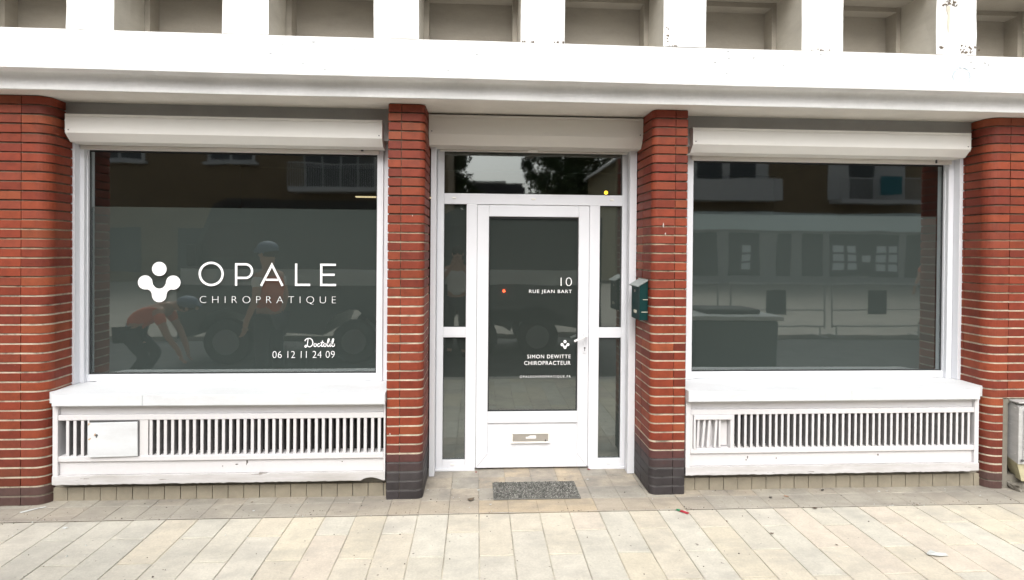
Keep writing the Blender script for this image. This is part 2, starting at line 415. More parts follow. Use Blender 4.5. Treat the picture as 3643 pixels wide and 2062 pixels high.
# outer left pillar, big rounded corner on its window side
rl, ri = .085, .045
pl = lambda z: [(-6.6, 4.04), (-5.2, 4.04), (-4.2, 4.04)]+rc(-2.885-rl+.0, 4.04+rl, rl, -90, 0, 8)+[(-2.888, 4.20), (-2.895, 4.44)]
pillar('wide brick pillar at the left end of the front', pl, [-6.2, -5.75, -5.3, -4.85, -4.4, -3.98, -3.52, -3.05], col_end)
p1 = lambda z: [(-.626, 4.44), (-.626, 4.046), (-.620, 4.04)]+rc(-.372-ri, 4.04+ri, ri, -90, 0, 7)+[(-.370, 4.44)]
pillar('narrow brick pillar between the left window and the door, black at its base', p1, [-.535], col_mid)
p2 = lambda z: [(1.238, 4.44)]+rc(1.240+ri, 4.04+ri, ri, 180, 270, 7)+[(1.489, 4.04), (1.495, 4.046), (1.495, 4.44)]
pillar('narrow brick pillar between the door and the right window, black at its base', p2, [1.405], col_mid)
p3l = lambda z: [(3.79, 4.44), (3.782, 4.20)]+rc(3.778+rl, 4.04+rl, rl, 180, 270, 8)+[(3.898, 4.04)]
p3u = lambda z: [(3.79, 4.44), (3.782, 4.20)]+rc(3.778+rl, 4.04+rl, rl, 180, 270, 8)+[(4.3, 4.04), (5.2, 4.04), (6.6, 4.04)]
pillar('lower part of the right end pillar beside the meter niche', p3l, [], col_end, 0, .6752)
pillar('wide brick pillar at the right end of the front', p3u, [3.93, 4.38, 4.83, 5.28, 5.73, 6.18], redc, .6755, 2.758)
mb = MB(); rs = random.Random(3)
for (x, z, w_, h_) in ((-3.285, 1.985, .010, .018), (-3.29, 1.965, .014, .012), (-3.30, 1.94, .010, .016), (-3.315, 1.905, .014, .012), (-3.335, 1.885, .012, .010), (-3.30, 1.99, .014, .004), (1.32, 1.93, .003, .02), (1.335, 1.87, .004, .010), (-.60, .46, .004, .009), (-.455, 1.98, .003, .008)):
    mb.prism_y([(x+w_*math.cos(t)*rs.uniform(.5, 1.2), z+h_*math.sin(t)*rs.uniform(.5, 1.2)) for t in [i*math.pi/4 for i in range(8)]], 4.0365, 4.042)
part(mb, 'paint_scuffs', plain('pale_scuff', (.55, .50, .46), .8, var=.2, vscale=60), 'pale paint scuffs on the brick')
# niche wall right of the lower pillar
mb = MB(); mb.box(3.899, 6.6, 4.16, 4.45, 0, .70); mb.box(3.899, 3.945, 4.05, 4.16, 0, .668); mb.box(3.945, 6.6, 4.052, 4.16, .640, .672); mb.box(3.93, 4.25, 4.06, 4.16, 0, .10)
part(mb, 'niche_wall', 'concrete')

# --- lintel, cornice, soffit
mb = MB()
prof = [(3.905, 2.760), (3.905, 2.835)]+[(3.905-.022*(1-math.cos(R(a))), 2.835+.032*math.sin(R(a))) for a in (20, 45, 70, 90)]+[(3.803, 2.866), (3.8, 2.869), (3.8, 3.112), (3.806, 3.118), (4.26, 3.118), (4.26, 2.760)]
nx = 60; xs = [-6.6+13.2*i/nx for i in range(nx+1)]; n = len(prof); vs = []
for x in xs:
    for (y, z) in prof: vs.append((x, y+.0012*math.sin(x*3.1+z*9), z+.0016*math.sin(x*2.3+y*7)+random.uniform(-.0006, .0006)))
fs = []
for i in range(nx):
    for j in range(n): fs.append((i*n+j, i*n+(j+1) % n, (i+1)*n+(j+1) % n, (i+1)*n+j))
fs += [tuple(range(n)), tuple(range(nx*n, nx*n+n))[::-1]]
mb.add(vs, fs); part(mb, 'cornice_band', 'band')
mb = MB(); rs = random.Random(11)
for q in range(46):
    x = rs.uniform(-1.6, 4.0); z = rs.choice((rs.uniform(2.88, 3.10), rs.gauss(3.06, .03))); w_ = rs.uniform(.003, .011)
    if not 2.875 < z < 3.108: continue
    mb.prism_y([(x+w_*math.cos(t)*rs.uniform(.3, 1.3), z+w_*.6*math.sin(t)*rs.uniform(.3, 1.2)) for t in [i*math.pi/4 for i in range(8)]], 3.7975+rs.random()*.0005, 3.801)
part(mb, 'chipped_spots', plain('chip_grey', (.46, .48, .49), .8, var=.2, vscale=30))
# irregular mend on the band, near its right end
mb = MB()
for k in range(26):
    a = -30+k*9; r = .062+random.uniform(-.004, .004)
    x, z = 3.33+r*math.cos(R(a)), 2.965+r*1.05*math.sin(R(a))
    if random.random() < .75: mb.box(x-.006, x+.006, 3.7975, 3.80, z-.004, z+.005)
part(mb, 'patch_mark', plain('patch_grey', (.55, .62, .66), .8), 'faint ring of scraped paint')
mb = MB(); mb.box(-6.6, 6.6, 3.91, 4.46, 2.757, 2.7596); part(mb, 'soffit', 'soffit')
for x0, x1 in ((-2.9, -.62), (1.49, 3.8)):
    mb = MB(); mb.box(x0, x1, 4.222, 4.44, 2.53, 2.7565); part(mb, 'header_wall', 'header')
mb = MB(); mb.box(-.38, 1.25, 4.40, 4.46, 2.60, 2.7565); part(mb, 'header_wall', 'black')
# --- upper floor: columns and deep bays
for k in range(-5, 7):
    x0 = -.688+.957*k+(.003 if k > 0 else 0); x1 = x0+.292
    if x1 < -6.6 or x0 > 6.2: continue
    mb = MB()
    bm = bmesh.new(); bmesh.ops.create_cube(bm, size=1)
    for v in bm.verts: v.co = Vector(((x0+x1)/2+v.co.x*(x1-x0), 3.997+v.co.y*.39, 3.60+v.co.z*.962))
    bmesh.ops.subdivide_edges(bm, edges=bm.edges[:], cuts=6, use_grid_fill=True)
    for v in bm.verts:
        if v.co.z < 4.0: v.co += Vector((random.uniform(-1, 1), random.uniform(-1, 1), 0))*.0022
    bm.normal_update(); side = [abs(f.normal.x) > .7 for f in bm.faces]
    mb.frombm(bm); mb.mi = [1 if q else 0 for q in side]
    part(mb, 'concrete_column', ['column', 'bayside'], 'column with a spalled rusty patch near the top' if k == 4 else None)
    # rebate strips where the bay walls meet the back wall
    for xa, xb in ((x1+.0005, x1+.036), (x0-.036, x0-.0005)):
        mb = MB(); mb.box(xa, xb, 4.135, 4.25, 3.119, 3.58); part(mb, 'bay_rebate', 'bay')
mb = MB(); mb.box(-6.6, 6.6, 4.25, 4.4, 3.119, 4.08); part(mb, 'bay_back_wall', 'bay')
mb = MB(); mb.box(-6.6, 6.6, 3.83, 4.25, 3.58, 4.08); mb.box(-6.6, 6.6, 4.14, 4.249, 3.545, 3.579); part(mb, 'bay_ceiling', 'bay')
mb = MB(); mb.bbox(-6.6, 6.6, 3.76, 4.4, 4.0821, 4.4, .01); part(mb, 'upper_band', 'band')
mb = MB(); mb.box(-6.6, 6.6, 4.1, 4.6, 4.401, 9.0); part(mb, 'upper_wall', 'bay')
# spalled patch on the column over the right window
mb = MB()
rs = random.Random(5)
for cx_, cz_, sx_, sz_, n_ in ((3.215, 3.470, .022, .012, 16), (3.272, 3.470, .018, .012, 14), (3.395, 3.165, .028, .016, 15), (3.36, 3.14, .03, .006, 8), (3.18, 3.15, .008, .02, 5), (1.255, 3.20, .006, .03, 6), (1.30, 3.124, .03, .003, 5), (.33, 3.123, .05, .003, 5), (2.33, 3.124, .07, .003, 6), (.53, 3.13, .012, .004, 3)):
    for q in range(n_):
        x, z, w_ = rs.gauss(cx_, sx_), rs.gauss(cz_, sz_), rs.uniform(.003, .010)
        if z < 3.1225: z = 3.1225+rs.random()*.004
        mb.prism_y([(x+w_*math.cos(t)*rs.uniform(.4, 1.2), z+w_*.8*math.sin(t)*rs.uniform(.4, 1.2)) for t in [i*math.pi/4 for i in range(8)]], 3.7985+rs.random()*.001, 3.803)
part(mb, 'spalled_concrete', plain('spall', (.14, .11, .08), .9, var=.4, vscale=40), 'spalled patches showing rusty concrete')
mb = MB()
pts = [(3.213, 3.455), (3.240, 3.452), (3.236, 3.40), (3.239, 3.36), (3.232, 3.31), (3.229, 3.27), (3.225, 3.30), (3.221, 3.35), (3.224, 3.39), (3.214, 3.42)]
mb.prism_y(pts, 3.7982, 3.803); part(mb, 'rust_streak', plain('rust_run', (.60, .56, .46), .8, var=.1, vscale=20), 'pale rust streak below the spalled patch')

# --- roller shutters
def shutter(label, x0, x1, yf, ztop, zbend, zch, yb, centre=False):
    mb = MB()
    w_ = yb-yf
    prof = [(yf, zbend), (yf, ztop-.022), (yf+.003, ztop-.021), (yf+.003, ztop-.016), (yf-.002, ztop-.015), (yf-.002, ztop), (yb, ztop), (yb, zch-.004), (yf+.052, zch), ]
    mb.prism_x(prof, x0+.0062, x1-.0062); o = part(mb, 'roller_shutter', 'shutterd' if centre else 'shutter', label)
    for xa, xb in ((x0, x0+.006), (x1-.006, x1)):
        mb = MB(); mb.prism_x([(yf-.002, zbend-.001), (yf-.002, ztop-.0185), (yf-.003, ztop+.001), (yb, ztop+.001), (yb, zch-.007), (yf+.0505, zch-.003)], xa, xb)
        sub(mb, 'end_cap', 'shutterd' if centre else 'shutter', o)
    for x in (x0+.022, x1-.022):
        mb = MB(); mb.cyl((x, yf+.001, zbend+.02), (x, yf-.0025, zbend+.02), .0042, n=10); sub(mb, 'screw', 'capdark', o)
    return o
shutter('left shutter box over the lettered window', -2.856, -.688, 4.166, 2.664, 2.534, 2.482, 4.33)
shutter('right shutter box over the plain window', 1.577, 3.732, 4.166, 2.660, 2.538, 2.486, 4.33)
cs = shutter('middle shutter box over the door', -.368, 1.240, 4.29, 2.743, 2.600, 2.528, 4.50, True)
mb = MB(); mb.box(.382, .452, 4.41, 4.43, 2.498, 2.514); sub(mb, 'shutter_stop', 'shutter', cs)

# --- generic window
def frame_rect(mb, x0, x1, z0, z1, wl, wr, wb, wt, y0, y1, b=.002):
    mb.bbox(x0, x0+wl, y0, y1, z0, z1, b); mb.bbox(x1-wr, x1, y0, y1, z0, z1, b)
    mb.bbox(x0+wl+.0002, x1-wr-.0002, y0+.0015, y1, z0, z0+wb, b); mb.bbox(x0+wl+.0002, x1-wr-.0002, y0+.0015, y1, z1-wt, z1, b)
def gasket(x0, x1, z0, z1, y, t=.009):
    mb = MB()
    mb.box(x0, x0+t, y-.004, y, z0, z1); mb.box(x1-t, x1, y-.004, y, z0, z1); mb.box(x0+t, x1-t, y-.004, y, z0, z0+t); mb.box(x0+t, x1-t, y-.004, y, z1-t*1.6, z1)
    return mb
def pane(x0, x1, z0, z1, y, par):
    mb = MB(); mb.add([(x0, y, z0), (x1, y, z0), (x1, y, z1), (x0, y, z1)], [(0, 1, 2, 3)])
    o = mb.build('glass_pane', 'glass', par, fix=False); return o
def film(x0, x1, z0, z1, y, par, mat='film'):
    mb = MB(); mb.box(x0, x1, y, y+.002, z0, z1); return sub(mb, 'frosted_film', mat, par)
def weep(x, y, z, par, w_=.032):
    mb = MB(); mb.bbox(x-w_/2, x+w_/2, y-.007, y, z-.007, z+.007, .0022); sub(mb, 'drain_cap', 'shutter', par)
def shop_window(label, gx0, gx1, ox0, ox1, filmx1, filmz, postL, postR):
    mb = MB()
    frame_rect(mb, ox0, ox1, .758, 2.50, gx0-ox0, ox1-gx1, .052, .047, 4.375, 4.45)
    o = part(mb, 'shop_window', 'pvc', label)
    g = gasket(gx0, gx1, .810, 2.453, 4.398); sub(g, 'gasket', 'gasket', o)
    pane(gx0+.002, gx1-.002, .812, 2.451, 4.402, o)
    film(gx0+.004, filmx1, .812, filmz, 4.414, o)
    # guide rails and reveal boards either side
    for (a, b, ya, yb) in postL+postR:
        mb = MB(); mb.bbox(a, b, ya, yb, .7585, 2.60, .002)
        sub(mb, 'guide_rail', 'pvc', o)
    mb = MB(); mb.bbox(gx0-.03, gx1+.02, 4.335, 4.3745, 2.448, 2.476, .002); mb.bbox(gx0-.03, gx1+.02, 4.33, 4.3745, 2.478, 2.50, .002); sub(mb, 'head_rail', 'shutterd', o)
    for f in (.02, .5, .97):
        weep(gx0+(gx1-gx0)*f, 4.375, .768+.004, o)
    return o
WL = shop_window('window with the practice name and telephone number in white letters', -2.838, -.757, -2.872, -.640, -.762, 2.041,
                 [(-2.912, -2.876, 4.292, 4.45), (-2.876, -2.845, 4.345, 4.3745)], [(-.752, -.706, 4.345, 4.3745), (-.705, -.632, 4.36, 4.46)])
WR = shop_window('window without lettering', 1.664, 3.708, 1.60, 3.745, 3.668, 2.039,
                 [(1.50, 1.6, 4.36, 4.46), (1.606, 1.652, 4.345, 4.3745)], [(3.713, 3.756, 4.345, 4.3745), (3.758, 3.806, 4.292, 4.45)])
mb = MB(); mb.box(-.870, -.852, 4.329, 4.3345, 2.468, 2.488); sub(mb, 'shutter_sensor', 'capdark', WL)
mb = MB(); mb.box(3.59, 3.602, 4.329, 4.3345, 2.455, 2.485); sub(mb, 'shutter_sensor', 'capdark', WR)

# --- lettering
def text(s, x0, x1, z0, z1, y, name, par, spacing=1.0, bold=0.0, mat='vinyl'):
    cu = bpy.data.curves.new(name, 'FONT'); cu.body = s; cu.extrude = .01; cu.offset = bold; cu.space_character = spacing; cu.resolution_u = 6
    o = bpy.data.objects.new(name+'_tmp', cu); col.objects.link(o)
    dg = bpy.context.evaluated_depsgraph_get(); me = bpy.data.meshes.new_from_object(o.evaluated_get(dg))
    bpy.data.objects.remove(o); bpy.data.curves.remove(cu)
    xs = [v.co.x for v in me.vertices]; ys = [v.co.y for v in me.vertices]
    ax, bx, ay, by = min(xs), max(xs), min(ys), max(ys)
    for v in me.vertices:
        x, yy, z = v.co
        v.co = (x0+(x-ax)/(bx-ax)*(x1-x0), y-(z+.01)*.04, z0+(yy-ay)/(by-ay)*(z1-z0))
    me.flip_normals()
    me.materials.clear(); me.materials.append(M[mat])
    ob = bpy.data.objects.new(name, me); col.objects.link(ob); ob.parent = par; return ob
def ribbon(mb, pts, w_, y, th=.0008, closed=False):
    n = len(pts); L, Rr = [], []
    for i in range(n):
        if closed: a, b = pts[i-1], pts[(i+1) % n]
        else: a, b = pts[max(0, i-1)], pts[min(n-1, i+1)]
        p = pts[i]
        def nrm(u, v):
            dx, dz = v[0]-u[0], v[1]-u[1]; l = math.hypot(dx, dz) or 1; return (-dz/l, dx/l)
        n1 = nrm(a, p) if (a != p) else nrm(p, b); n2 = nrm(p, b) if (b != p) else n1
        mx, mz = n1[0]+n2[0], n1[1]+n2[1]; l2 = mx*mx+mz*mz or 1
        k = 2/l2; k = min(k, 3)
        mx *= k*w_/2; mz *= k*w_/2
        L.append((p[0]+mx, p[1]+mz)); Rr.append((p[0]-mx, p[1]-mz))
    vs = []
    for p in L: vs += [(p[0], y, p[1]), (p[0], y-th, p[1])]
    o = len(vs)
    for p in Rr: vs += [(p[0], y, p[1]), (p[0], y-th, p[1])]
    fs = []
    rng = range(n) if closed else range(n-1)
    for i in rng:
        j = (i+1) % n
        fs.append((2*i+1, 2*j+1, o+2*j+1, o+2*i+1)); fs.append((2*i, o+2*i, o+2*j, 2*j))
        fs.append((2*i, 2*j, 2*j+1, 2*i+1)); fs.append((o+2*i, o+2*i+1, o+2*j+1, o+2*j))
    if not closed:
        fs += [(0, 1, o+1, o), (2*n-2, o+2*n-2, o+2*n-1, 2*n-1)]
    mb.add(vs, fs)
YL = 4.400
sw = .0165
mb = MB()
ribbon(mb, arc(-1.9745, 1.550, .0822, 0, 354, 59), sw, YL, closed=True)
zb, zt = 1.4635, 1.6315
def stem(x, z0=zb, z1=zt): ribbon(mb, [(x, z0), (x, z1)], sw, YL)
h = sw/2
# P
ribbon(mb, [(-1.7940, zb), (-1.7940, zt-h), (-1.735, zt-h)]+[(-1.725+.0465*math.cos(R(a)), 1.5725+.0507*math.sin(R(a))) for a in range(90, -91, -12)]+[(-1.735, 1.5218), (-1.7857, 1.5218)], sw, YL)
# A
ribbon(mb, [(-1.6125, zb), (-1.534, zt-.012), (-1.4555, zb)], sw, YL)
ribbon(mb, [(-1.580, 1.5085), (-1.4885, 1.5085)], sw*.92, YL)
# L
ribbon(mb, [(-1.3565, zt), (-1.3565, zb+h), (-1.253, zb+h)], sw, YL)
# E
ribbon(mb, [(-1.064, zt-h), (-1.1715, zt-h), (-1.1715, zb+h), (-1.062, zb+h)], sw, YL)
ribbon(mb, [(-1.1632, 1.548), (-1.073, 1.548)], sw, YL)
sub(mb, 'practice_name_lettering', 'vinyl', WL, 'large thin capitals OPALE')
text('CHIROPRATIQUE', -2.056, -1.063, 1.3245, 1.385, YL, 'trade_lettering', WL, 1.75, -.026)
text('06 12 11 24 09', -1.526, -1.069, .923, .975, YL, 'phone_number_lettering', WL, 1.05, -.018)
# logo: four rounded lobes
half = [(0, 865), (12, 863), (23, 857), (32, 846), (37, 836)]
half += [(79+41*math.cos(R(a)), 829+41*math.sin(R(a))) for a in range(182, 462, 12)]
half += [(64, 869.5), (55, 874), (47, 882), (42.5, 892), (41, 903)]
half += [(41*math.cos(R(a)), 903+41*math.sin(R(a))) for a in range(12, 91, 13)]+[(0, 944)]
def logo(cx, cz, s, y, par):
    mb = MB()
    pts = [(cx+x*s, cz-(z-828)*s) for x, z in half]+[(cx-x*s, cz-(z-828)*s) for x, z in half[-2:0:-1]]
    # fill the concave outline strip by strip between mirrored points (through triangulation)
    bm = bmesh.new(); vs = [bm.verts.new((p[0], y-.0008, p[1])) for p in pts]; f = bm.faces.new(vs)
    bmesh.ops.triangulate(bm, faces=[f], ngon_method='EAR_CLIP')
    r = bmesh.ops.extrude_face_region(bm, geom=bm.faces[:])
    for v in r['geom']:
        if isinstance(v, bmesh.types.BMVert): v.co.y += .0008
    mb.frombm(bm)
    mb.prism_y([(cx+41*s*math.cos(R(a)), cz+(828-750)*s+41*s*math.sin(R(a))) for a in range(0, 360, 10)], y-.0008, y)
    sub(mb, 'logo_mark', 'vinyl', par)
logo(-2.347, 1.486, .001268, YL, WL)
# handwritten word above the telephone number
def script(strokes, x0, x1, z0, z1, y, name, par, w_):
    P = [p for s in strokes for p in s]; ax = min(p[0] for p in P); bx = max(p[0] for p in P); ay = min(p[1] for p in P); by = max(p[1] for p in P)
    mb = MB()
    for q, s in enumerate(strokes):
        # Catmull-Rom smoothing
        out = []
        for i in range(len(s)-1):
            p0, p1_, p2_, p3 = s[max(i-1, 0)], s[i], s[i+1], s[min(i+2, len(s)-1)]
            for k in range(5):
                t = k/5
                out.append(tuple(.5*((2*p1_[d])+(-p0[d]+p2_[d])*t+(2*p0[d]-5*p1_[d]+4*p2_[d]-p3[d])*t*t+(-p0[d]+3*p1_[d]-3*p2_[d]+p3[d])*t**3) for d in (0, 1)))
        out.append(s[-1])
        pts = [(x0+(a-ax)/(bx-ax)*(x1-x0), z0+(b-ay)/(by-ay)*(z1-z0)) for a, b in out]
        ribbon(mb, pts, w_, y-.0002*q, .0006)
    sub(mb, name, 'vinyl', par)
S = [[(1.5, 8.6), (1.2, 6), (.9, 3), (.5, .8), (-.3, -.2), (-.9, .6), (-.5, 1.8), (.6, 1.6), (2, .4), (3.4, .6), (4.6, 2.4), (4.9, 5), (4.2, 7.4), (2.6, 8.7), (.6, 8.4), (-.6, 7.2), (-.9, 6)],
     [(7.2, 3.6), (6.2, 3.4), (5.7, 2), (6.2, .6), (7.2, .8), (7.5, 2.2), (6.9, 3.5), (7.6, 3.0), (8.4, 2.6)],
     [(10.0, 3.3), (9.2, 3.5), (8.4, 2.2), (8.8, .7), (9.8, .8), (10.8, 2.2)],
     [(12.1, 6.6), (11.6, 3.6), (11.3, 1.4), (11.9, .6), (12.8, 1.8)], [(10.6, 4.4), (13.2, 4.6)],
     [(14.3, 3.6), (13.3, 3.3), (12.9, 1.8), (13.5, .6), (14.5, .9), (14.8, 2.3), (14.2, 3.5), (15.2, 2.8)],
     [(15.3, 2.6), (16.6, 5.4), (17.0, 7.8), (16.4, 8.2), (15.9, 6), (15.7, 2), (16.2, .6), (17.0, 1.6)],
     [(17.9, 3.6), (17.5, 1.6), (17.9, .6), (18.8, 2)], [(18.1, 5.0), (18.25, 5.3)],
     [(18.8, 2), (20.0, 5.4), (20.3, 7.8), (19.7, 8.2), (19.2, 6), (19.1, 2), (19.7, .6), (20.7, 1.2), (20.9, 2.8), (20.2, 3.4), (21.2, 2.8)]]
script(S, -1.289, -1.068, 1.003, 1.070, YL, 'handwritten_lettering', WL, .0062)

# --- sills
def sill(label, poly):
    mb = MB(); n = len(poly)
    bm = bmesh.new(); vb = [bm.verts.new((x, y, .680)) for x, y in poly]; vt = [bm.verts.new((x, y, .757)) for x, y in poly]
    bm.faces.new(vb[::-1]); bm.faces.new(vt)
    for i in range(n): bm.faces.new((vb[i], vb[(i+1) % n], vt[(i+1) % n], vt[i]))
    bmesh.ops.bevel(bm, geom=[e for e in bm.edges if e.verts[0].co.y < 4.05 and e.verts[1].co.y < 4.05], offset=.003, segments=2, affect='EDGES')
    mb.frombm(bm); return part(mb, 'window_sill', 'sill', label)
sl1 = sill('sill under the lettered window', [(-2.822, 3.998), (-.628, 3.985), (-.628, 4.46), (-2.94, 4.46), (-2.94, 4.10), (-2.858, 4.07)])
sl2 = sill('sill under the plain window', [(1.497, 3.985), (3.680, 3.998), (3.725, 4.07), (3.80, 4.10), (3.80, 4.46), (1.497, 4.46)])
M['fillet'] = plain('mitre_line', (.55, .57, .58), .7)
for xx in (-2.24, ):
    mb = MB(); mb.box(xx, xx+.003, 3.9905, 3.995, .684, .752); sub(mb, 'joint_line', 'fillet', sl1)
for xx in (2.50, 2.70):
    mb = MB(); mb.box(xx, xx+.002, 3.9895, 3.993, .684, .752); sub(mb, 'joint_line', 'fillet', sl2)

# --- louvred panels
def louvre(label, x0, x1, slat_x, sw_, skipped):
    mb = MB(); y0 = 4.04
    mb.bbox(x0, x0+.034, y0, 4.16, .141, .679, .002); mb.bbox(x1-.034 if x1 > 3 else x1-.012, x1, y0, 4.16, .141, .679, .002)
    xa, xb = x0+.0345, (x1-.0345 if x1 > 3 else x1-.0125)
    mb.bbox(xa, xb, y0+.022, 4.14, .609, .679, .002)
    mb.bbox(xa, xb, y0+.002, 4.14, .572, .6085, .003)
    mb.bbox(xa, xb, y0+.002, 4.14, .292, .3285, .003)
    mb.bbox(xa, xb, y0+.020, 4.14, .198, .2915, .002)
    o = part(mb, 'louvre_panel', 'louvre', label)
    mb = MB()
    for x in slat_x:
        dx = random.uniform(-.0015, .0015)
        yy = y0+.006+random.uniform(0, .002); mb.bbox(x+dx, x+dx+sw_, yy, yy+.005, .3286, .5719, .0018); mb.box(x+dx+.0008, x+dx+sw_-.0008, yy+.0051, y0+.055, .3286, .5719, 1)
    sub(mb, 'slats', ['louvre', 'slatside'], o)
    mb = MB(); mb.box(xa, xb, 4.15, 4.16, .3, .6); sub(mb, 'void_backing', 'black', o)
    # scuffed ledge with uneven lower edge
    mb = MB(); pts_b = []; x = x0
    while x < x1:
        dz = random.uniform(-.0025, .0025)
        if x1 < 0 and -.80 < x < -.66: dz = .018*math.sin((x+.80)/.14*math.pi)+.004
        pts_b.append((x, .140+dz)); x += .022
    pts_b.append((x1, .140)); top = [(p[0], .1975+random.uniform(-.0012, .0012)) for p in pts_b]
    mb.prism_y(pts_b+top[::-1], y0-.004, 4.14)
    sub(mb, 'bottom_ledge', 'ledge', o)
    return o
sx = [-2.812+.048*i+.023-.021 for i in range(5)]
sxL = [-2.765, -2.717, -2.669, -2.621]+[-2.2205+.0480*i for i in range(33)]
LL = louvre('louvred panel under the lettered window, with a small meter door', -2.846, -.632, [x for x in sxL if x < -.655], .0205, None)
sxR = [1.5345]+[1.843-.0015+.04585*i for i in range(41)]
LR = louvre('louvred panel under the plain window, with crooked broken slats at its left end', 1.500, 3.712, [x for x in sxR if x < 3.66], .0178, None)
# small meter door on the left panel
mb = MB()
bm = bmesh.new(); bmesh.ops.create_cube(bm, size=1)
for v in bm.verts: v.co = Vector((v.co.x*.318, v.co.y*.012, v.co.z*.232))
bmesh.ops.bevel(bm, geom=bm.edges[:], offset=.002, segments=1, affect='EDGES')
mb.frombm(bm, 0, Matrix.Translation((-2.4475, 4.030, .4455)) @ Matrix.Rotation(R(-.5), 4, 'Y') @ Matrix.Rotation(R(1.5), 4, 'Z'))
md = sub(mb, 'meter_door', 'sill', LL)
mb = MB(); mb.cyl((-2.548, 4.026, .477), (-2.548, 4.019, .477), .0085, n=10); mb.box(-2.552, -2.545, 4.0185, 4.0195, .462, .476)
mb.build('meter_door_lock', 'capdark', LL)
mb = MB(); mb.prism_y([(-2.5665, .478), (-2.560, .489), (-2.553, .490), (-2.5575, .470)], 4.0195, 4.0215); mb.prism_y([(-2.604, .452), (-2.590, .461), (-2.583, .455), (-2.598, .444)], 4.0195, 4.0225)
mb.prism_y([(-2.603, .560), (-2.585, .558), (-2.595, .552), (-2.603, .540)], 4.0195, 4.023)
mb.build('rust_stain', plain('rust_stain', (.50, .33, .20), .8, var=.3, vscale=60), LL)
mb = MB(); mb.box(-2.618, -2.606, 4.038, 4.12, .3286, .572); mb.box(-2.288, -2.228, 4.046, 4.12, .3286, .5719); mb.box(-2.6055, -2.2885, 4.046, 4.10, .3286, .5719)
mb.box(-2.6125, -2.2835, 4.0385, 4.0455, .3292, .5705, 1)  # dark plate standing in for the shadow line round the door
mb.build('meter_door_surround', ['louvre', 'capdark'], LL)
# crooked section on the right panel
mb = MB(); mb.bbox(1.557, 1.845, 4.036, 4.10, .537, .5715, .003); mb.bbox(1.5565, 1.572, 4.037, 4.10, .3288, .5365, .002); mb.bbox(1.826, 1.8445, 4.037, 4.10, .3288, .5365, .002)
mb.build('broken_slat_frame', 'louvre', LR)
mb = MB(); mb.box(1.5725, 1.8255, 4.098, 4.12, .3288, .5365); mb.box(1.765, 1.822, 4.085, 4.0975, .34, .53)
mb.build('broken_slat_backing', M['louvre'], LR)
mb = MB()
for x, tl, w_ in ((1.585, 2, .015), (1.625, 4.5, .016), (1.664, 4, .018), (1.715, 3, .017), (1.745, 0, .014)):
    bm = bmesh.new(); bmesh.ops.create_cube(bm, size=1)
    for v in bm.verts: v.co = Vector((v.co.x*w_, v.co.y*.035, v.co.z*.202))
    bmesh.ops.bevel(bm, geom=bm.edges[:], offset=.0015, segments=1, affect='EDGES')
    mb.frombm(bm, 0, Matrix.Translation((x+.008, 4.066, .4325)) @ Matrix.Rotation(R(tl), 4, 'Y'))
mb.build('crooked_slats', 'louvre', LR)
# small dark chips on the boards below the slats
mb = MB()
for (x, z, w_, h_) in ((-1.575, .272, .007, .016), (-1.58, .258, .003, .010), (-1.645, .256, .012, .006), (-1.74, .245, .006, .004), (1.965, .258, .005, .014), (1.955, .238, .006, .006), (2.18, .247, .005, .010), (2.95, .262, .010, .009), (-.93, .265, .006, .005)):
    mb.prism_y([(x+w_*math.cos(a)*random.uniform(.6, 1), z+h_*math.sin(a)*random.uniform(.6, 1)) for a in [i*math.pi/3 for i in range(6)]], 4.0588, 4.061)
part(mb, 'paint_chips', plain('chip_dark', (.10, .09, .08), .9))
# tile skirting
for x0, x1, lb in ((-2.9, -.62, 'brown tile skirting under the left window'), (1.49, 3.80, 'brown tile skirting under the right window')):
    mb = MB(); x = x0
    while x < x1:
        e = min(x+.1055, x1)
        mb.cur = (1, 1, 1); yy = 4.108+random.uniform(-.002, .002)
        mb.add([(x+.0015, yy, 0), (e-.0015, yy, 0), (e-.0015, yy+.001, .092), (x+.0015, yy+.001, .092), (x+.0015, yy+.03, .092), (e-.0015, yy+.03, .092), (x+.0015, yy+.03, 0), (e-.0015, yy+.03, 0)], [(0, 1, 2, 3), (3, 2, 5, 4), (0, 3, 4, 6), (1, 7, 5, 2)], 0)
        x += .107
    mb.box(x0, x1, 4.12, 4.2, 0, .088, 1); mb.box(x0, x1, 4.128, 4.2, .0885, .16, 2)
    part(mb, 'tile_skirting', ['skirt', 'capdark', 'concrete'], lb)

# --- door front
YD = 4.55
FX0, FX1 = -.320, 1.212
mb = MB()
# outer guide posts
mb.bbox(-.362, -.3215, 4.432, 4.60, .003, 2.56, .002); mb.bbox(1.2135, 1.2375, 4.50, 4.60, .003, 2.56, .002)
mb.bbox(1.180, 1.2355, 4.432, 4.4995, .003, 2.56, .002)
# frame members: left jamb, right jamb, transom bars, mullions
mb.bbox(FX0, -.267, YD, 4.60, .02, 2.56, .002); mb.bbox(1.152, FX1, YD, 4.60, .02, 2.56, .002)
mb.bbox(-.2668, 1.1518, YD+.001, 4.60, 2.522, 2.56, .002)
mb.bbox(-.2668, 1.1518, YD+.001, 4.60, 2.104, 2.188, .002)
mb.bbox(-.0900, -.0065, YD+.0015, 4.60, .02, 2.1038, .002); mb.bbox(.8905, .972, YD+.0015, 4.60, .02, 2.1038, .002)
mb.bbox(-.2668, -.0902, YD+.0025, 4.60, 1.053, 1.133, .002); mb.bbox(.9722, 1.1518, YD+.0025, 4.60, 1.049, 1.131, .002)
mb.bbox(-.2668, -.0902, YD+.0025, 4.60, .02, .084, .002); mb.bbox(.9722, 1.1518, YD+.0025, 4.60, .02, .080, .002)
mb.bbox(-.330, -.012, YD-.014, 4.62, .001, .0198, .002); mb.bbox(.895, 1.225, YD-.014, 4.62, .001, .0198, .002)
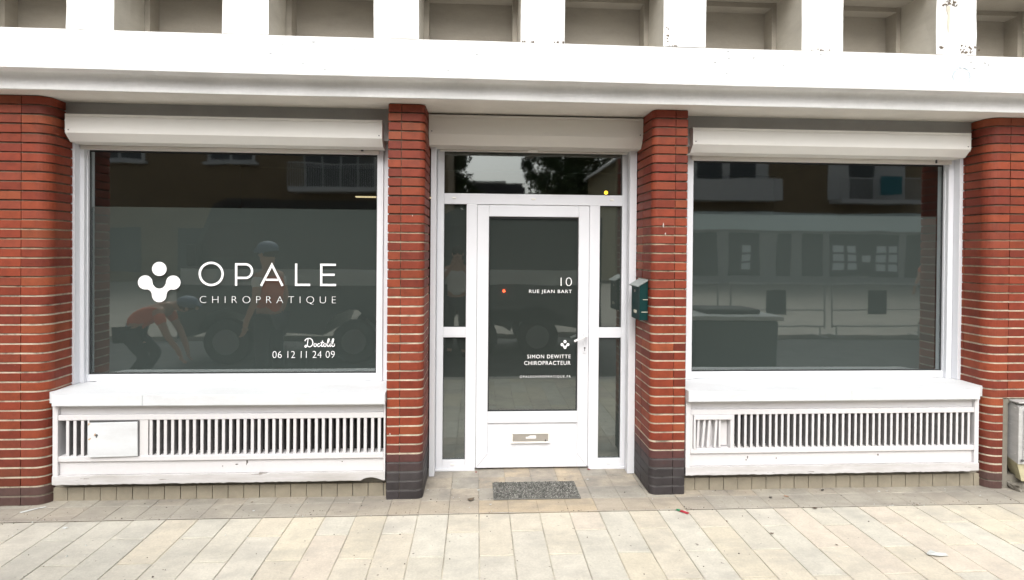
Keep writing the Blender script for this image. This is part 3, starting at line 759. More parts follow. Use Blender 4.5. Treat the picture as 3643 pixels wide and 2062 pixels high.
DF = part(mb, 'door_frame', 'pvc', 'white frame round the door with side lights and a fanlight')
mb = MB(); mb.bbox(-.30, 1.18, 4.505, 4.548, 2.513, 2.532, .002); mb.bbox(.384, .450, 4.49, 4.504, 2.512, 2.530, .002); sub(mb, 'head_rail', 'shutterd', DF)
for (a, b, c, d, fm) in ((-.267, 1.152, 2.188, 2.522, 0), (-.267, -.090, 1.133, 2.104, 1), (-.267, -.090, .084, 1.053, 1), (.972, 1.152, 1.131, 2.104, 1), (.972, 1.152, .080, 1.049, 1)):
    sub(gasket(a, b, c, d, 4.575, .004), 'gasket', 'gasket', DF); pane(a+.001, b-.001, c+.001, d-.001, 4.578, DF)
    if fm: film(a, b, c, d, 4.588, DF, 'filmdoor')
for x, z in ((-.188, 2.152), (.437, 2.150), (1.066, 2.150), (-.186, .050), (1.058, .046)): weep(x, YD+.001, z, DF)
# leaf
LX0, LX1 = -.0045, .8885
mb = MB(); gx0, gx1 = .0865, .8035
mb.bbox(LX0, gx0, 4.556, 4.61, .016, 2.101, .0025); mb.bbox(gx1, LX1, 4.556, 4.61, .016, 2.101, .0025)
mb.bbox(gx0+.0002, gx1-.0002, 4.5572, 4.61, 2.010, 2.101, .0025)
mb.bbox(gx0+.0002, gx1-.0002, 4.5572, 4.61, .370, .460, .0025)
mb.bbox(gx0+.0002, gx1-.0002, 4.5572, 4.61, .016, .128, .0025)
mb.box(gx0, gx1, 4.571, 4.60, .128, .370)
DL = part(mb, 'front_door', 'pvc', 'white door leaf with a tall glass panel and a letter slot')
M['seam'] = plain('frame_seam', (.28, .28, .30), .8)
mb = MB()
for (xa, za, xb, zb_) in ((LX0+.003, .018, gx0, .126), (LX1-.003, .018, gx1, .126)):
    ribbon(mb, [(xa, za), (xb, zb_)], .0022, 4.5563, .0008)
sub(mb, 'mitre_seam', 'seam', DL)
sub(gasket(gx0, gx1, .460, 2.010, 4.577), 'gasket', 'gasket', DL); pane(gx0+.001, gx1-.001, .461, 2.009, 4.580, DL); film(gx0, gx1, .460, 2.010, 4.590, DL, 'filmdoor')
YT = 4.578
text('10', .664, .7545, 1.4605, 1.5285, YT, 'street_number_lettering', DL, 1.0, -.020)
text('RUE JEAN BART', .411, .7545, 1.395, 1.430, YT, 'street_name_lettering', DL, 1.16, .003)
logo(.7035, .991, .000300, YT, DL)
text('SIMON DEWITTE', .401, .7495, .8805, .910, YT, 'practitioner_name_lettering', DL, 1.16, .003)
text('CHIROPRACTEUR', .377, .7495, .828, .8595, YT, 'trade_lettering', DL, 1.13, .003)
text('OPALECHIROPRATIQUE.FR', .343, .7505, .722, .7435, YT, 'website_lettering', DL, 1.4, -.004)
# handle
mb = MB(); bm = bmesh.new(); bmesh.ops.create_cube(bm, size=1)
for v in bm.verts: v.co = Vector((v.co.x*.030, v.co.y*.010, v.co.z*.236))
bmesh.ops.bevel(bm, geom=bm.edges[:], offset=.0045, segments=3, affect='EDGES')
mb.frombm(bm, 0, Matrix.Translation((.857, 4.551, 1.040)))
hd = sub(mb, 'door_handle', 'pvc', DL, 'white lever handle on a long plate')
mb.v, mb.f, mb.mi, mb.c = [], [], [], []
mb.cyl((.860, 4.548, 1.072), (.860, 4.492, 1.072), .0095, n=14); mb.sphere((.860, 4.492, 1.072), .0105)
mb.cyl((.860, 4.492, 1.072), (.770, 4.486, 1.034), .0098, .0088, n=14); mb.sphere((.770, 4.486, 1.034), .0094)
mb.build('handle_lever', 'vinyl', DL, smooth=True)
mb.v, mb.f, mb.mi, mb.c = [], [], [], []
mb.cyl((.857, 4.5462, .969), (.857, 4.5442, .969), .0072, n=12); mb.box(.8545, .8595, 4.5444, 4.5462, .944, .966); mb.build('keyhole', 'capdark', DL)
# letter slot
mb = MB()
mb.bbox(.276, .584, 4.5515, 4.5708, .282, .298, .002, 0); mb.bbox(.276, .584, 4.5515, 4.5708, .208, .219, .002, 0)
mb.bbox(.276, .288, 4.552, 4.5708, .2192, .2818, .002, 0); mb.bbox(.572, .584, 4.552, 4.5708, .2192, .2818, .002, 0)
mb.box(.288, .572, 4.560, 4.5705, .2192, .2818, 1)
ls = sub(mb, 'letter_slot', ['shutter', 'steel'], DL)
mb = MB(); mb.prism_y([(.393, .245), (.474, .245), (.474, .269), (.425, .269), (.412, .259), (.393, .257)], 4.5585, 4.5602); mb.build('name_sticker', 'vinyl', DL, 'torn white sticker on the letter flap')
mb = MB(); mb.box(.545, .556, 4.5575, 4.5602, .222, .236); mb.build('letter_slot_screw', 'capdark', DL)
mb = MB()
for (x, z, w_, h_) in ((.246, .325, .004, .020), (.25, .185, .012, .008), (.30, .183, .026, .004), (.53, .184, .05, .004), (.63, .27, .005, .02)):
    mb.prism_y([(x+w_*math.cos(a)*random.uniform(.6, 1), z+h_*math.sin(a)*random.uniform(.6, 1)) for a in [i*math.pi/4 for i in range(8)]], 4.5702, 4.5712)
mb.build('scuff_mark', plain('scuff', (.66, .66, .67), .8, var=.1, vscale=30), DL)

# --- dark rooms behind the glass
mb = MB(); mb.box(-3.0, 3.95, 7.5, 7.6, 0, 2.9); mb.box(-3.1, -3.0, 4.5, 7.6, 0, 2.9); mb.box(3.95, 4.05, 4.5, 7.6, 0, 2.9); mb.box(-3.0, 3.95, 4.47, 7.6, 2.76, 2.9); mb.box(-3, 3.95, 4.62, 7.6, -.2, -.01)
M['room'] = plain('interior_paint', (.10, .095, .085), .9)
part(mb, 'interior_room', 'room')
mb = MB(); mb.box(-1.36, -.5, 6.48, 6.55, 2.315, 2.327); part(mb, 'ceiling_tube_light', 'lamp', 'lit yellowish tube seen through the left window')
mb = MB(); mb.sphere((1.455, 6.5, 2.405), .022); part(mb, 'pendant_lamp', 'amber', 'small glowing amber lamp seen through the fanlight')

# ------------------------------------------------------------------ loose things in front
mbx = empty('mailbox', (1.207, 4.23, 1.24), 'dark green metal mailbox with grey sloping lid on the brick pillar right of the door', 'mailbox')
mb = MB(); mb.prism_y([(1.176, 1.242), (1.2365, 1.242), (1.2365, 1.530), (1.176, 1.492)], 4.12, 4.335); kid(mb, 'body', 'greenbox', mbx)
mb = MB(); mb.prism_y([(1.160, 1.484), (1.2365, 1.531), (1.2365, 1.539), (1.158, 1.491)], 4.112, 4.343); kid(mb, 'lid', 'greylid', mbx)
mb = MB(); mb.bbox(1.1725, 1.1765, 4.235, 4.250, 1.44, 1.458, .001); kid(mb, 'lock', 'steel', mbx)
mb = MB(); mb.bbox(1.1725, 1.1765, 4.20, 4.265, 1.285, 1.308, .001); kid(mb, 'name_window', 'label', mbx)
for xa, za in ((1.20, 1.39), (1.19, 1.30)):
    mb = MB(); mb.box(xa, 1.2365, 4.116, 4.1195, za, za+.0045); kid(mb, 'hinge_pin', 'label', mbx)

ub = empty('meter_cabinet', (4.2, 4.05, .1), 'battered grey metal utility box with yellowed underside at the foot of the right end pillar', 'utility box')
mb = MB(); mb.prism_x([(3.985, .205), (4.155, .262), (4.155, .628), (4.06, .652), (3.985, .622)], 3.968, 4.62); kid(mb, 'cabinet', 'galv', ub)
mb = MB(); mb.bbox(4.001, 4.60, 3.976, 3.9845, .235, .60, .003); kid(mb, 'cabinet_door', 'galv', ub)
mb = MB(); mb.bbox(3.955, 4.64, 3.972, 4.12, .6525, .664, .003); kid(mb, 'cabinet_lid', 'galv', ub)
mb = MB(); mb.cyl((3.988, 3.975, .235), (3.988, 3.969, .235), .010, n=10); kid(mb, 'cabinet_latch', 'capdark', ub)
mb = MB(); bm = bmesh.new()
P = [(3.975, 4.00, .205), (4.62, 4.00, .205), (4.62, 4.13, .25), (3.975, 4.13, .25), (4.02, 4.01, .07), (4.60, 4.0, .055), (4.60, 4.10, .075), (4.03, 4.10, .085)]
mb.add(P, [(0, 1, 5, 4), (1, 2, 6, 5), (2, 3, 7, 6), (3, 0, 4, 7), (4, 5, 6, 7), (0, 3, 2, 1)]); kid(mb, 'hanging_cover', 'yellowed', ub)
bm.free()
for xa, rr in ((4.0, .014), (4.045, .012)):
    mb = MB(); mb.cyl((xa, 4.14, .0), (xa, 4.14, .24), rr, n=10); kid(mb, 'pipe', 'concrete', ub)
mb = MB()
bm = bmesh.new(); bmesh.ops.create_cube(bm, size=1)
for v in bm.verts: v.co = Vector((v.co.x*.13, v.co.y*.09, v.co.z*.05))
bmesh.ops.subdivide_edges(bm, edges=bm.edges[:], cuts=2, use_grid_fill=True)
for v in bm.verts: v.co += Vector((random.uniform(-1, 1), random.uniform(-1, 1), random.uniform(-1, 1)))*.012
mb.frombm(bm, 0, Matrix.Translation((4.03, 4.02, .024)))
tag(mb.build('rubble_piece', 'concrete'), 'grey lump of broken mortar on the ground under the utility box', 'rubble')

# doormat: short brushed pile
mt = bpy.data.objects
mb = MB(); mb.bbox(.122, .737, 3.998, 4.288, .0025, .010, .002, 0)
nx_, ny_ = 120, 58; X0, Y0 = .128, 4.004
for i in range(nx_):
    for j in range(ny_):
        x = X0+(.603)*(i+random.random())/nx_; y = Y0+.278*(j+random.random())/ny_
        a = random.uniform(0, 6.28); l = .004; hh = random.uniform(.004, .009); k = random.choice((1, 1, 2, 3, 3))
        mb.add([(x-l*math.cos(a), y-l*math.sin(a), .0098), (x+l*math.cos(a), y+l*math.sin(a), .0098), (x+random.uniform(-.006, .006), y+random.uniform(-.006, .006), .0098+hh)], [(0, 1, 2)], k)
M['mat0'] = plain('mat_base', (.15, .15, .135), .95); M['mat1'] = plain('mat_fibre_grey', (.20, .20, .18), .95, var=.5, vscale=14)
M['mat2'] = plain('mat_fibre_pale', (.40, .39, .36), .95); M['mat3'] = plain('mat_fibre_dark', (.09, .09, .082), .95, var=.5, vscale=9)
tag(mb.build('doormat', ['mat0', 'mat1', 'mat2', 'mat3'], fix=False), 'worn mottled grey doormat on the tiles in front of the door', 'doormat')

# litter: leaves, scraps and pebbles
def leaf(name, label, cat, x, y, s, colr, curl=.35, group=None, rot=None, z=.003):
    mb = MB(); n = 6; rot = random.uniform(0, 6.28) if rot is None else rot
    vs = []; fs = []
    for i in range(n+1):
        t = i/n; w_ = .42*math.sin(math.pi*min(.97, max(.03, t)))**.8
        for k in (-1, 0, 1):
            px, py = (t-.5), w_*k*.8
            pz = curl*(abs(k)*.35*w_ + (t-.5)**2*.9)
            q = Vector((px*math.cos(rot)-py*math.sin(rot), px*math.sin(rot)+py*math.cos(rot), pz))*s
            vs.append((x+q.x, y+q.y, z+q.z+random.uniform(0, .03)*s))
    for i in range(n):
        for k in (0, 1): fs.append((i*3+k, i*3+k+1, i*3+k+4, i*3+k+3))
    m = M['lf_%.2f' % colr[0]] if ('lf_%.2f' % colr[0]) in M else M.setdefault('lf_%.2f' % colr[0], plain('dry_leaf', colr, .8, var=.3, vscale=60))
    mb.add(vs, fs); o = mb.build(name, m, fix=False)
    return tag(o, label, cat, group)
leaf('dead_leaf', 'crumpled dark brown leaf lying left of the doormat', 'leaf', -.035, 4.0, .055, (.12, .09, .06), 1.1, rot=.5)
leaf('dead_leaf', 'small dark red leaf at the foot of the left door mullion', 'leaf', .0, 4.50, .022, (.22, .03, .03), .9)
leaf('dead_leaf', 'small dark red leaf wedged at the right corner of the door step', 'leaf', .893, 4.52, .03, (.22, .03, .03), .9)
leaf('dead_leaf', 'dark curled leaf on the tiles under the right window, left of two', 'leaf', 2.085, 3.955, .028, (.05, .045, .04), 1.1)
leaf('dead_leaf', 'dark curled leaf lying close to the right tile skirting', 'leaf', 2.53, 4.06, .03, (.05, .045, .04), 1.1)
leaf('dead_leaf', 'reddish brown leaf piece on the tiles under the right window', 'leaf', 2.21, 3.97, .036, (.30, .19, .13), .7)
leaf('dead_leaf', 'thin brown leaf on the paving joint below the right window', 'leaf', 2.305, 3.782, .036, (.10, .07, .05), .6, rot=2.9)
for (x, y, s, lb) in ((-1.53, 4.03, .018, 'small dark leaf scrap near the left tile skirting'), (3.05, 3.80, .02, 'black leaf scrap at the paving edge near the right pillar'),
                      (1.62, 3.62, .018, 'brown leaf scrap on the pale slab below the right brick pillar'), (.27, 2.86, .022, 'brown leaf scrap low in the middle foreground'),
                      (1.83, 3.45, .026, 'brown leaf scrap on the slabs in the right foreground'), (2.15, 3.3, .018, 'tiny brown leaf scrap beside the paving joint on the right'),
                      (3.45, 3.74, .02, 'tiny dark leaf scrap far right on the slabs')):
    leaf('leaf_scrap', lb, 'leaf', x, y, s, (.14, .10, .07), .9)
# sweet wrapper, green and red
mb = MB(); c0, c1 = Vector((1.348, 3.800)), Vector((1.412, 3.735)); t = (c1-c0); nn = Vector((-t.y, t.x)).normalized()*.012
for i in range(6):
    a = c0+t*i/6; b = c0+t*(i+1)/6; za = .004+.004*abs(math.sin(i*1.3)); zb_ = .004+.004*abs(math.sin((i+1)*1.3))
    mb.add([(a.x-nn.x, a.y-nn.y, za), (b.x-nn.x, b.y-nn.y, zb_), (b.x+nn.x, b.y+nn.y, zb_+.002), (a.x+nn.x, a.y+nn.y, za+.002)], [(0, 1, 2, 3)], 0 if i < 2 else 1)
M['wg'] = plain('green_wrap', (.03, .22, .10), .4); M['wr'] = plain('red_wrap', (.42, .03, .05), .4)
tag(mb.build('sweet_wrapper', ['wg', 'wr'], fix=False), 'small green and red wrapper on the paving edge below the right brick pillar', 'wrapper')
# white scraps
def scrap(name, label, cat, pts, z, mat, cr=.006):
    mb = MB(); n = len(pts); cx = sum(p[0] for p in pts)/n; cy = sum(p[1] for p in pts)/n
    vs = [(cx, cy, z+cr)]+[(p[0], p[1], z+random.uniform(0, cr*.8)) for p in pts]
    mb.add(vs, [(0, i+1, (i+1) % n+1) for i in range(n)]); return tag(mb.build(name, mat, fix=False), label, cat)
M['tissue'] = plain('white_tissue', (.55, .57, .55), .9)
scrap('tissue_scrap', 'crumpled white tissue on the slabs in the right foreground', 'tissue', [(2.60, 3.16), (2.66, 3.14), (2.72, 3.15), (2.73, 3.18), (2.68, 3.185), (2.66, 3.21), (2.62, 3.19)], .004, 'tissue', .012)
scrap('paper_scrap', 'thin white paper strip on the ground in front of the left end pillar', 'paper', [(-2.98, 3.935), (-2.96, 3.93), (-2.90, 3.985), (-2.86, 4.01), (-2.875, 4.015), (-2.92, 3.99)], .004, 'tissue', .005)
scrap('gum_spot', 'white gum spot on the slab in the left foreground', 'gum', [(-2.54+.018*math.cos(a), 3.715+.012*math.sin(a)) for a in [i*.7 for i in range(9)]], .0015, 'tissue', .003)
for i, (x, y, lb) in enumerate(((-.345, 4.19, 'white paint flake on the tiles right of the left brick pillar'), (.015, 4.17, 'white paint flake left of the doormat, nearest to the door'), (.10, 3.93, 'white paint flake at the left front corner of the doormat'), (3.0, 4.03, 'white paint flake under the right window, right of a pair'), (2.94, 4.03, 'white paint flake under the right window, left of a pair'), (-1.47, 3.9, 'white flake on the tiles under the left window'), (.85, 4.33, 'pale flake on the tiles right of the doormat'))):
    s = random.uniform(.009, .014)
    scrap('paint_flake', lb, 'paint flake', [(x+s*math.cos(a)*random.uniform(.6, 1.1), y+s*.7*math.sin(a)*random.uniform(.6, 1.1)) for a in [i*.9 for i in range(7)]], .004, 'tissue', .003)
# grit: countless tiny crumbs
mb = MB()
for i in range(520):
    x = random.uniform(-3.6, 4.2); y = random.choice((random.uniform(2.6, 3.8), random.gauss(3.82, .02), random.uniform(3.8, 4.1)))
    if -.37 < x < 1.23 and random.random() < .4: y = random.uniform(3.8, 4.5)
    s = random.uniform(.0015, .0048); s *= random.choice((1, 1, 1, 1.5))
    n = 5; vs = [(x+s*math.cos(k*1.2566)*random.uniform(.6, 1.2), y+s*math.sin(k*1.2566)*random.uniform(.6, 1.2), .001) for k in range(n)]+[(x, y, .001+s*.9)]
    mb.add(vs, [(k, (k+1) % n, n) for k in range(n)], 0 if random.random() < .8 else 1)
M['grit'] = plain('grit', (.09, .075, .06), .9)
tag(mb.build('grit', ['grit', 'tissue'], fix=False), 'scattered dark grit and crumbs on the paving', 'grit', kind='stuff')

# ------------------------------------------------------------------ the other side of the street (seen reflected in the glass)
FY = -21.0
M['tan'] = plain('tan_brick', (.22, .165, .10), .85, var=.12, vscale=1.5); M['rwhite'] = plain('white_render', (.55, .55, .54), .7, var=.06)
M['dglass'] = plain('dark_window', (.06, .068, .07), .15); M['grey'] = plain('grey_render', (.36, .355, .34), .8, var=.1)
M['fascia'] = plain('pale_fascia', (.72, .82, .81), .6); M['poster'] = plain('white_poster', (.75, .78, .78), .6); M['turq'] = plain('turquoise_cloth', (.04, .17, .20), .8)
M['roof'] = plain('slate_roof', (.06, .055, .055), .7)
def rail(mb, x0, x1, y, z0, z1, step=.11):
    x = x0
    while x <= x1: mb.box(x-.012, x+.012, y-.012, y+.012, z0, z1); x += step
    mb.box(x0, x1, y-.02, y+.02, z1-.04, z1+.01)
b1 = empty('apartment_building', (-15, FY, 0), 'tan brick apartment block with white window surrounds, reflected in the left shop window', 'building')
mb = MB(); mb.box(-34, -1.6, FY-9, FY, 0, 12); kid(mb, 'wall', 'tan', b1)
mb = MB(); mb.box(-34.2, -1.4, FY-9.2, FY+.2, 12, 12.5); kid(mb, 'roof', 'roof', b1)
for x0 in (-24.6, -19.0, -13.6):
    for z0 in (6.0, 9.0):
        mb = MB(); mb.box(x0, x0+2.4, FY, FY+.06, z0, z0+1.5); mb.box(x0-.15, x0+2.55, FY, FY+.25, z0-.14, z0); o = kid(mb, 'window', 'rwhite', b1)
        for xa in (x0+.15, x0+1.28):
            mb = MB(); mb.box(xa, xa+.97, FY+.06, FY+.08, z0+.12, z0+1.38); mb.build('window_pane', 'dglass', o)
for x0 in (-9.3,):
    for z0 in (4.75, 7.8):
        mb = MB(); mb.box(x0, x0+4.6, FY, FY+1.0, z0-.2, z0); rail(mb, x0, x0+4.6, FY+.95, z0, z0+1.15); kid(mb, 'balcony', 'rwhite', b1)
        mb = MB(); mb.box(x0+.5, x0+4.1, FY, FY+.05, z0, z0+2.2); o = kid(mb, 'window', 'rwhite', b1)
        for q in range(4):
            mb = MB(); mb.box(x0+.6+q*.87, x0+1.37+q*.87, FY+.05, FY+.07, z0+.1, z0+2.1); mb.build('window_pane', 'dglass', o)
for x0 in (-30, -25, -20, -15, -10, -5.4):
    mb = MB(); mb.box(x0, x0+3.2, FY, FY+.05, .5, 2.7); kid(mb, 'shop_glazing', 'dglass', b1)
b2 = empty('apartment_building', (18, FY, 0), 'brick block with white balconies over a pale shop fascia, reflected in the right shop window', 'building')
mb = MB(); mb.box(9.0, 36, FY-9, FY, 0, 10.5); kid(mb, 'wall', 'tan', b2)
mb = MB(); mb.prism_x([(FY-9.3, 10.5), (FY+.3, 10.5), (FY-4.5, 12.6)], 8.8, 36.2); kid(mb, 'roof', 'roof', b2)
for x0, x1 in ((10.6, 15.6),):
    for z0 in (4.35, 7.4):
        mb = MB(); mb.box(x0, x1, FY, FY+1.1, z0, z0+.15); mb.box(x0, x1, FY+1.0, FY+1.1, z0+.15, z0+1.1); mb.box(x0, x0+.1, FY, FY+1.0, z0+.15, z0+1.1); mb.box(x1-.1, x1, FY, FY+1, z0+.15, z0+1.1); kid(mb, 'balcony', 'rwhite', b2)
        mb = MB(); mb.box(x0+.2, x1-.2, FY, FY+.05, z0+.15, z0+2.3); o = kid(mb, 'window', 'rwhite', b2)
        
        for xa, xb in ((x0+.9, x0+2.2), (x0+2.6, x0+4.1)):
            mb = MB(); mb.box(xa, xb, FY+.05, FY+.07, z0+.2, z0+2.2); mb.build('window_pane', 'dglass', o)
for z0 in (4.5, 7.5):
    mb = MB(); mb.box(18.8, 23.2, FY, FY+1.0, z0-.2, z0); rail(mb, 18.8, 23.2, FY+.95, z0, z0+1.15); kid(mb, 'balcony', 'rwhite', b2)
    mb = MB(); mb.box(18.7, 22.9, FY, FY+.05, z0, z0+2.3); o = kid(mb, 'window', 'rwhite', b2)
    mb = MB(); mb.box(19.8, 21.2, FY+.05, FY+.07, z0+.1, z0+2.2); mb.build('window_pane', 'dglass', o)
mb = MB(); mb.box(20.9, 22.0, FY+.975, FY+1.01, 4.75, 5.72); kid(mb, 'hanging_cloth', 'turq', b2, 'turquoise cloth over the balcony rail')
mb = MB(); mb.box(9.0, 26, FY, FY+.35, 2.85, 3.78); kid(mb, 'shop_fascia', 'fascia', b2)
mb = MB(); mb.box(9.2, 26, FY, FY+.12, 0, 2.85); kid(mb, 'shopfront', 'grey', b2)
for a, b in ((9.6, 12.6), (13.2, 14.9), (15.8, 16.6), (17.2, 18.4), (18.8, 22.6), (23, 25.6)):
    mb = MB(); mb.box(a, b, FY+.12, FY+.14, .45, 2.7); kid(mb, 'shop_glazing', 'dglass', b2)
for ax in (13.9, 18.95, 19.65, 20.55, 21.35, 22.0):
    for q in range(3):
        if ax == 20.55 and q != 1: continue
        mb = MB(); mb.box(ax, ax+.5, FY+.15, FY+.16, .78+q*.47, 1.14+q*.47); kid(mb, 'window_poster', 'poster', b2)
b3 = empty('gabled_house', (9.5, -15, 0), 'pale rendered house end with a white framed corner, reflected in the right of the fanlight', 'house')
mb = MB(); mb.box(7.3, 9.0, -29, -21.1, 0, 6.4); mb.prism_y([(7.3, 6.4), (9.0, 6.4), (9.0, 7.6)], -29, -21.1); kid(mb, 'wall', plain('ochre_render', (.30, .26, .16), .8, var=.1, vscale=1), b3)
mb = MB(); mb.box(8.55, 9.0, -21.1, -20.9, 0, 7.4); mb.prism_y([(7.0, 6.25), (9.0, 7.7), (9.0, 7.85), (7.0, 6.4)], -29.2, -20.8); kid(mb, 'white_trim', 'rwhite', b3)
mb = MB(); mb.box(7.6, 8.2, -21.1, -21.05, 4.6, 5.6); kid(mb, 'window', 'dglass', b3)
b4 = empty('flat_roofed_building', (3, -51, 0), 'dark flat roofed building beyond the trees, reflected low in the fanlight', 'building')
mb = MB(); mb.box(-1, 4.6, -60, -51, 0, 8.6); mb.box(2.9, 4.8, -60, -50.8, 0, 8.2); kid(mb, 'wall', plain('dark_render', (.05, .05, .055), .8), b4)
mb = MB(); mb.box(-1.2, 2.9, -60.2, -50.7, 8.6, 8.8); kid(mb, 'roof_edge', 'rwhite', b4)
M['leaf'] = plain('tree_leaf', (.035, .07, .022), .7, var=.4, vscale=1.2); M['bark'] = plain('bark', (.08, .06, .045), .9)
def tree(x, y, h_, r, label):
    t = empty('street_tree', (x, y, 0), label, 'tree', 'trees across the street')
    mb = MB(); mb.cyl((x, y, 0), (x+.1, y, h_*.45), .22, .14, 10)
    for i in range(7):
        a = i*.9+random.random(); mb.cyl((x+.05, y, h_*(.3+.03*i)), (x+math.cos(a)*r*.6, y+math.sin(a)*r*.6, h_*(.55+.05*i)), .09, .03, 7)
    kid(mb, 'trunk', 'bark', t)
    mb = MB(); cl = []
    for i in range(44):
        a = random.uniform(0, 6.28); el = random.uniform(-.6, 1); q = random.uniform(.35, 1)
        cl.append((x+math.cos(a)*r*q*math.cos(el), y+math.sin(a)*r*q*math.cos(el), h_*.60+math.sin(el)*h_*.40*q, random.uniform(.5, 1.0)))
    for (cx_, cy_, cz_, rr) in cl:
        for k in range(190):
            d = Vector((random.gauss(0, 1), random.gauss(0, 1), random.gauss(0, 1))).normalized()*rr*random.uniform(.3, 1.05)
            p = Vector((cx_, cy_, cz_))+d; s = random.uniform(.09, .19)
            u = Vector((random.gauss(0, 1), random.gauss(0, 1), random.gauss(0, 1))).normalized(); v = u.orthogonal().normalized()
            mb.add([p-u*s, p+v*s*.5, p+u*s, p-v*s*.5], [(0, 1, 2, 3)])
    o = mb.build('crown', 'leaf', t, fix=False); localise(o, t)
tree(-2.2, -31, 9.0, 2.0, 'leafy tree with sky to its right, reflected in the left of the fanlight')
tree(5.9, -33, 11.5, 3.3, 'broad dark tree reflected in the middle of the fanlight')
tree(9.4, -37, 12, 3.4, 'tall dark tree behind the gabled house, reflected in the fanlight')

# vehicles
M['van'] = plain('dark_van_paint', (.045, .052, .052), .35, var=.05); M['tyre'] = plain('tyre', (.02, .02, .02), .8); M['rim'] = plain('wheel_rim', (.22, .22, .22), .4, .5)
M['stripe'] = plain('pale_body_stripe', (.42, .44, .43), .4); M['mud'] = plain('muddy_arch', (.10, .045, .03), .9)
def van(x0, x1, y, zt, wheels, label, slant, lamp=None):
    v = empty('delivery_van', ((x0+x1)/2, y-1, 0), label, 'van')
    z0 = -.12
    mb = MB(); prof = [(x0, .35)]
    xx = x0
    bot = []
    for wx in sorted(wheels): bot += [(wx+.48*math.cos(R(a)), .28+.48*math.sin(R(a))) for a in range(172, 7, -12)]
    top = [(x1, .30), (x1, zt-.12), (x1-.1, zt), (x0+slant+.2, zt), (x0+slant, zt-.1), (x0+slant*.35, 1.55), (x0, 1.25)]
    pts = [(x0, .30)]+bot+top
    mb = MB(); bm = bmesh.new(); vs = [bm.verts.new((p[0], y, p[1])) for p in pts]; f = bm.faces.new(vs)
    bmesh.ops.triangulate(bm, faces=[f], ngon_method='EAR_CLIP'); r = bmesh.ops.extrude_face_region(bm, geom=bm.faces[:])
    for q in r['geom']:
        if isinstance(q, bmesh.types.BMVert): q.co.y -= 1.95
    mb.frombm(bm); kid(mb, 'body', 'van', v)
    mb = MB(); mb.box(x0+.05, x1-.03, y, y+.012, 1.14, 1.40); kid(mb, 'body_stripe', 'stripe', v)
    mb = MB(); mb.prism_y([(x0+slant*.5, 1.6), (x0+slant*.5+.9, 1.6), (x0+slant*.5+.9, 2.15), (x0+slant*.95, 2.15)], y, y+.008); kid(mb, 'side_window', 'dglass', v)
    for wx in wheels:
        for yy in (y-.02, y-1.75):
            mb = MB(); mb.cyl((wx, yy, .23), (wx, yy-.2, .23), .35, n=28); o = kid(mb, 'wheel', 'tyre', v)
            mb = MB(); mb.cyl((wx, yy+.008, .23), (wx, yy-.1, .23), .2, n=20); mb.build('rim', 'rim', o)
    if lamp:
        mb = MB(); mb.sphere(lamp, .022); kid(mb, 'marker_lamp', 'redlamp', v)
    mb = MB(); mb.bbox(x0+slant*.6-.1, x0+slant*.6+.06, y, y+.2, 1.45, 1.8, .02); kid(mb, 'mirror', 'tyre', v)
    return v
van(-4.75, -.95, -.62, 2.52, [-4.0, -2.0], 'dark van with a pale waist stripe parked behind the camera, reflected in the left window', .55)
van(-.85, 2.15, -.75, 2.42, [.0, 1.05], 'dark van with a pale waist stripe reflected in the door glass', .25, (.46, -.73, 1.03))
cb = empty('equipment_box', (3.6, .7, 0), 'dark green equipment box with a pale rim, reflected low in the right window', 'equipment box')
mb = MB(); mb.bbox(2.95, 4.15, .1, 1.1, -.11, .80, .03); kid(mb, 'body', plain('box_green', (.03, .045, .045), .5), cb)
mb = MB(); mb.bbox(2.9, 4.2, .05, 1.15, .801, .86, .01); kid(mb, 'rim', 'stripe', cb)
mb = MB(); mb.bbox(3.2, 4.0, .3, .9, .861, .93, .02); kid(mb, 'lid', 'tyre', cb)
# crowd barriers
def barrier(x, y, label):
    o = MB(); w_ = 2.0
    r = .018
    o.cyl((x, y, .15), (x, y, 1.08), r); o.cyl((x+w_, y, .15), (x+w_, y, 1.08), r); o.cyl((x, y, 1.08), (x+w_, y, 1.08), r); o.cyl((x, y, .2), (x+w_, y, .2), r)
    e = empty('crowd_barrier', (x+w_/2, y, 0), label, 'barrier', 'metal barriers across the road'); kid(o, 'frame', 'grey', e)
    o = MB(); o.cyl((x, y, .55), (x+w_, y, .55), r*.8)
    for xx in (x+.1, x+w_-.1): o.cyl((xx, y-.3, -.01), (xx, y+.3, -.01), r); o.cyl((xx, y, -.01), (xx, y, .2), r)
    kid(o, 'foot_bars', 'grey', e)
    o = MB(); o.box(x+.75, x+1.15, y+.02, y+.03, .45, .95); kid(o, 'sign_plate', 'tyre', e)
    return e
barrier(5.2, -2.75, 'grey metal barrier reflected in the right window, second from the left')
barrier(7.4, -2.8, 'grey metal barrier reflected in the right window, third from the left')
barrier(9.6, -3.1, 'grey metal barrier reflected at the right edge of the right window')
barrier(3.0, -2.9, 'grey metal barrier reflected at the left edge of the right window')

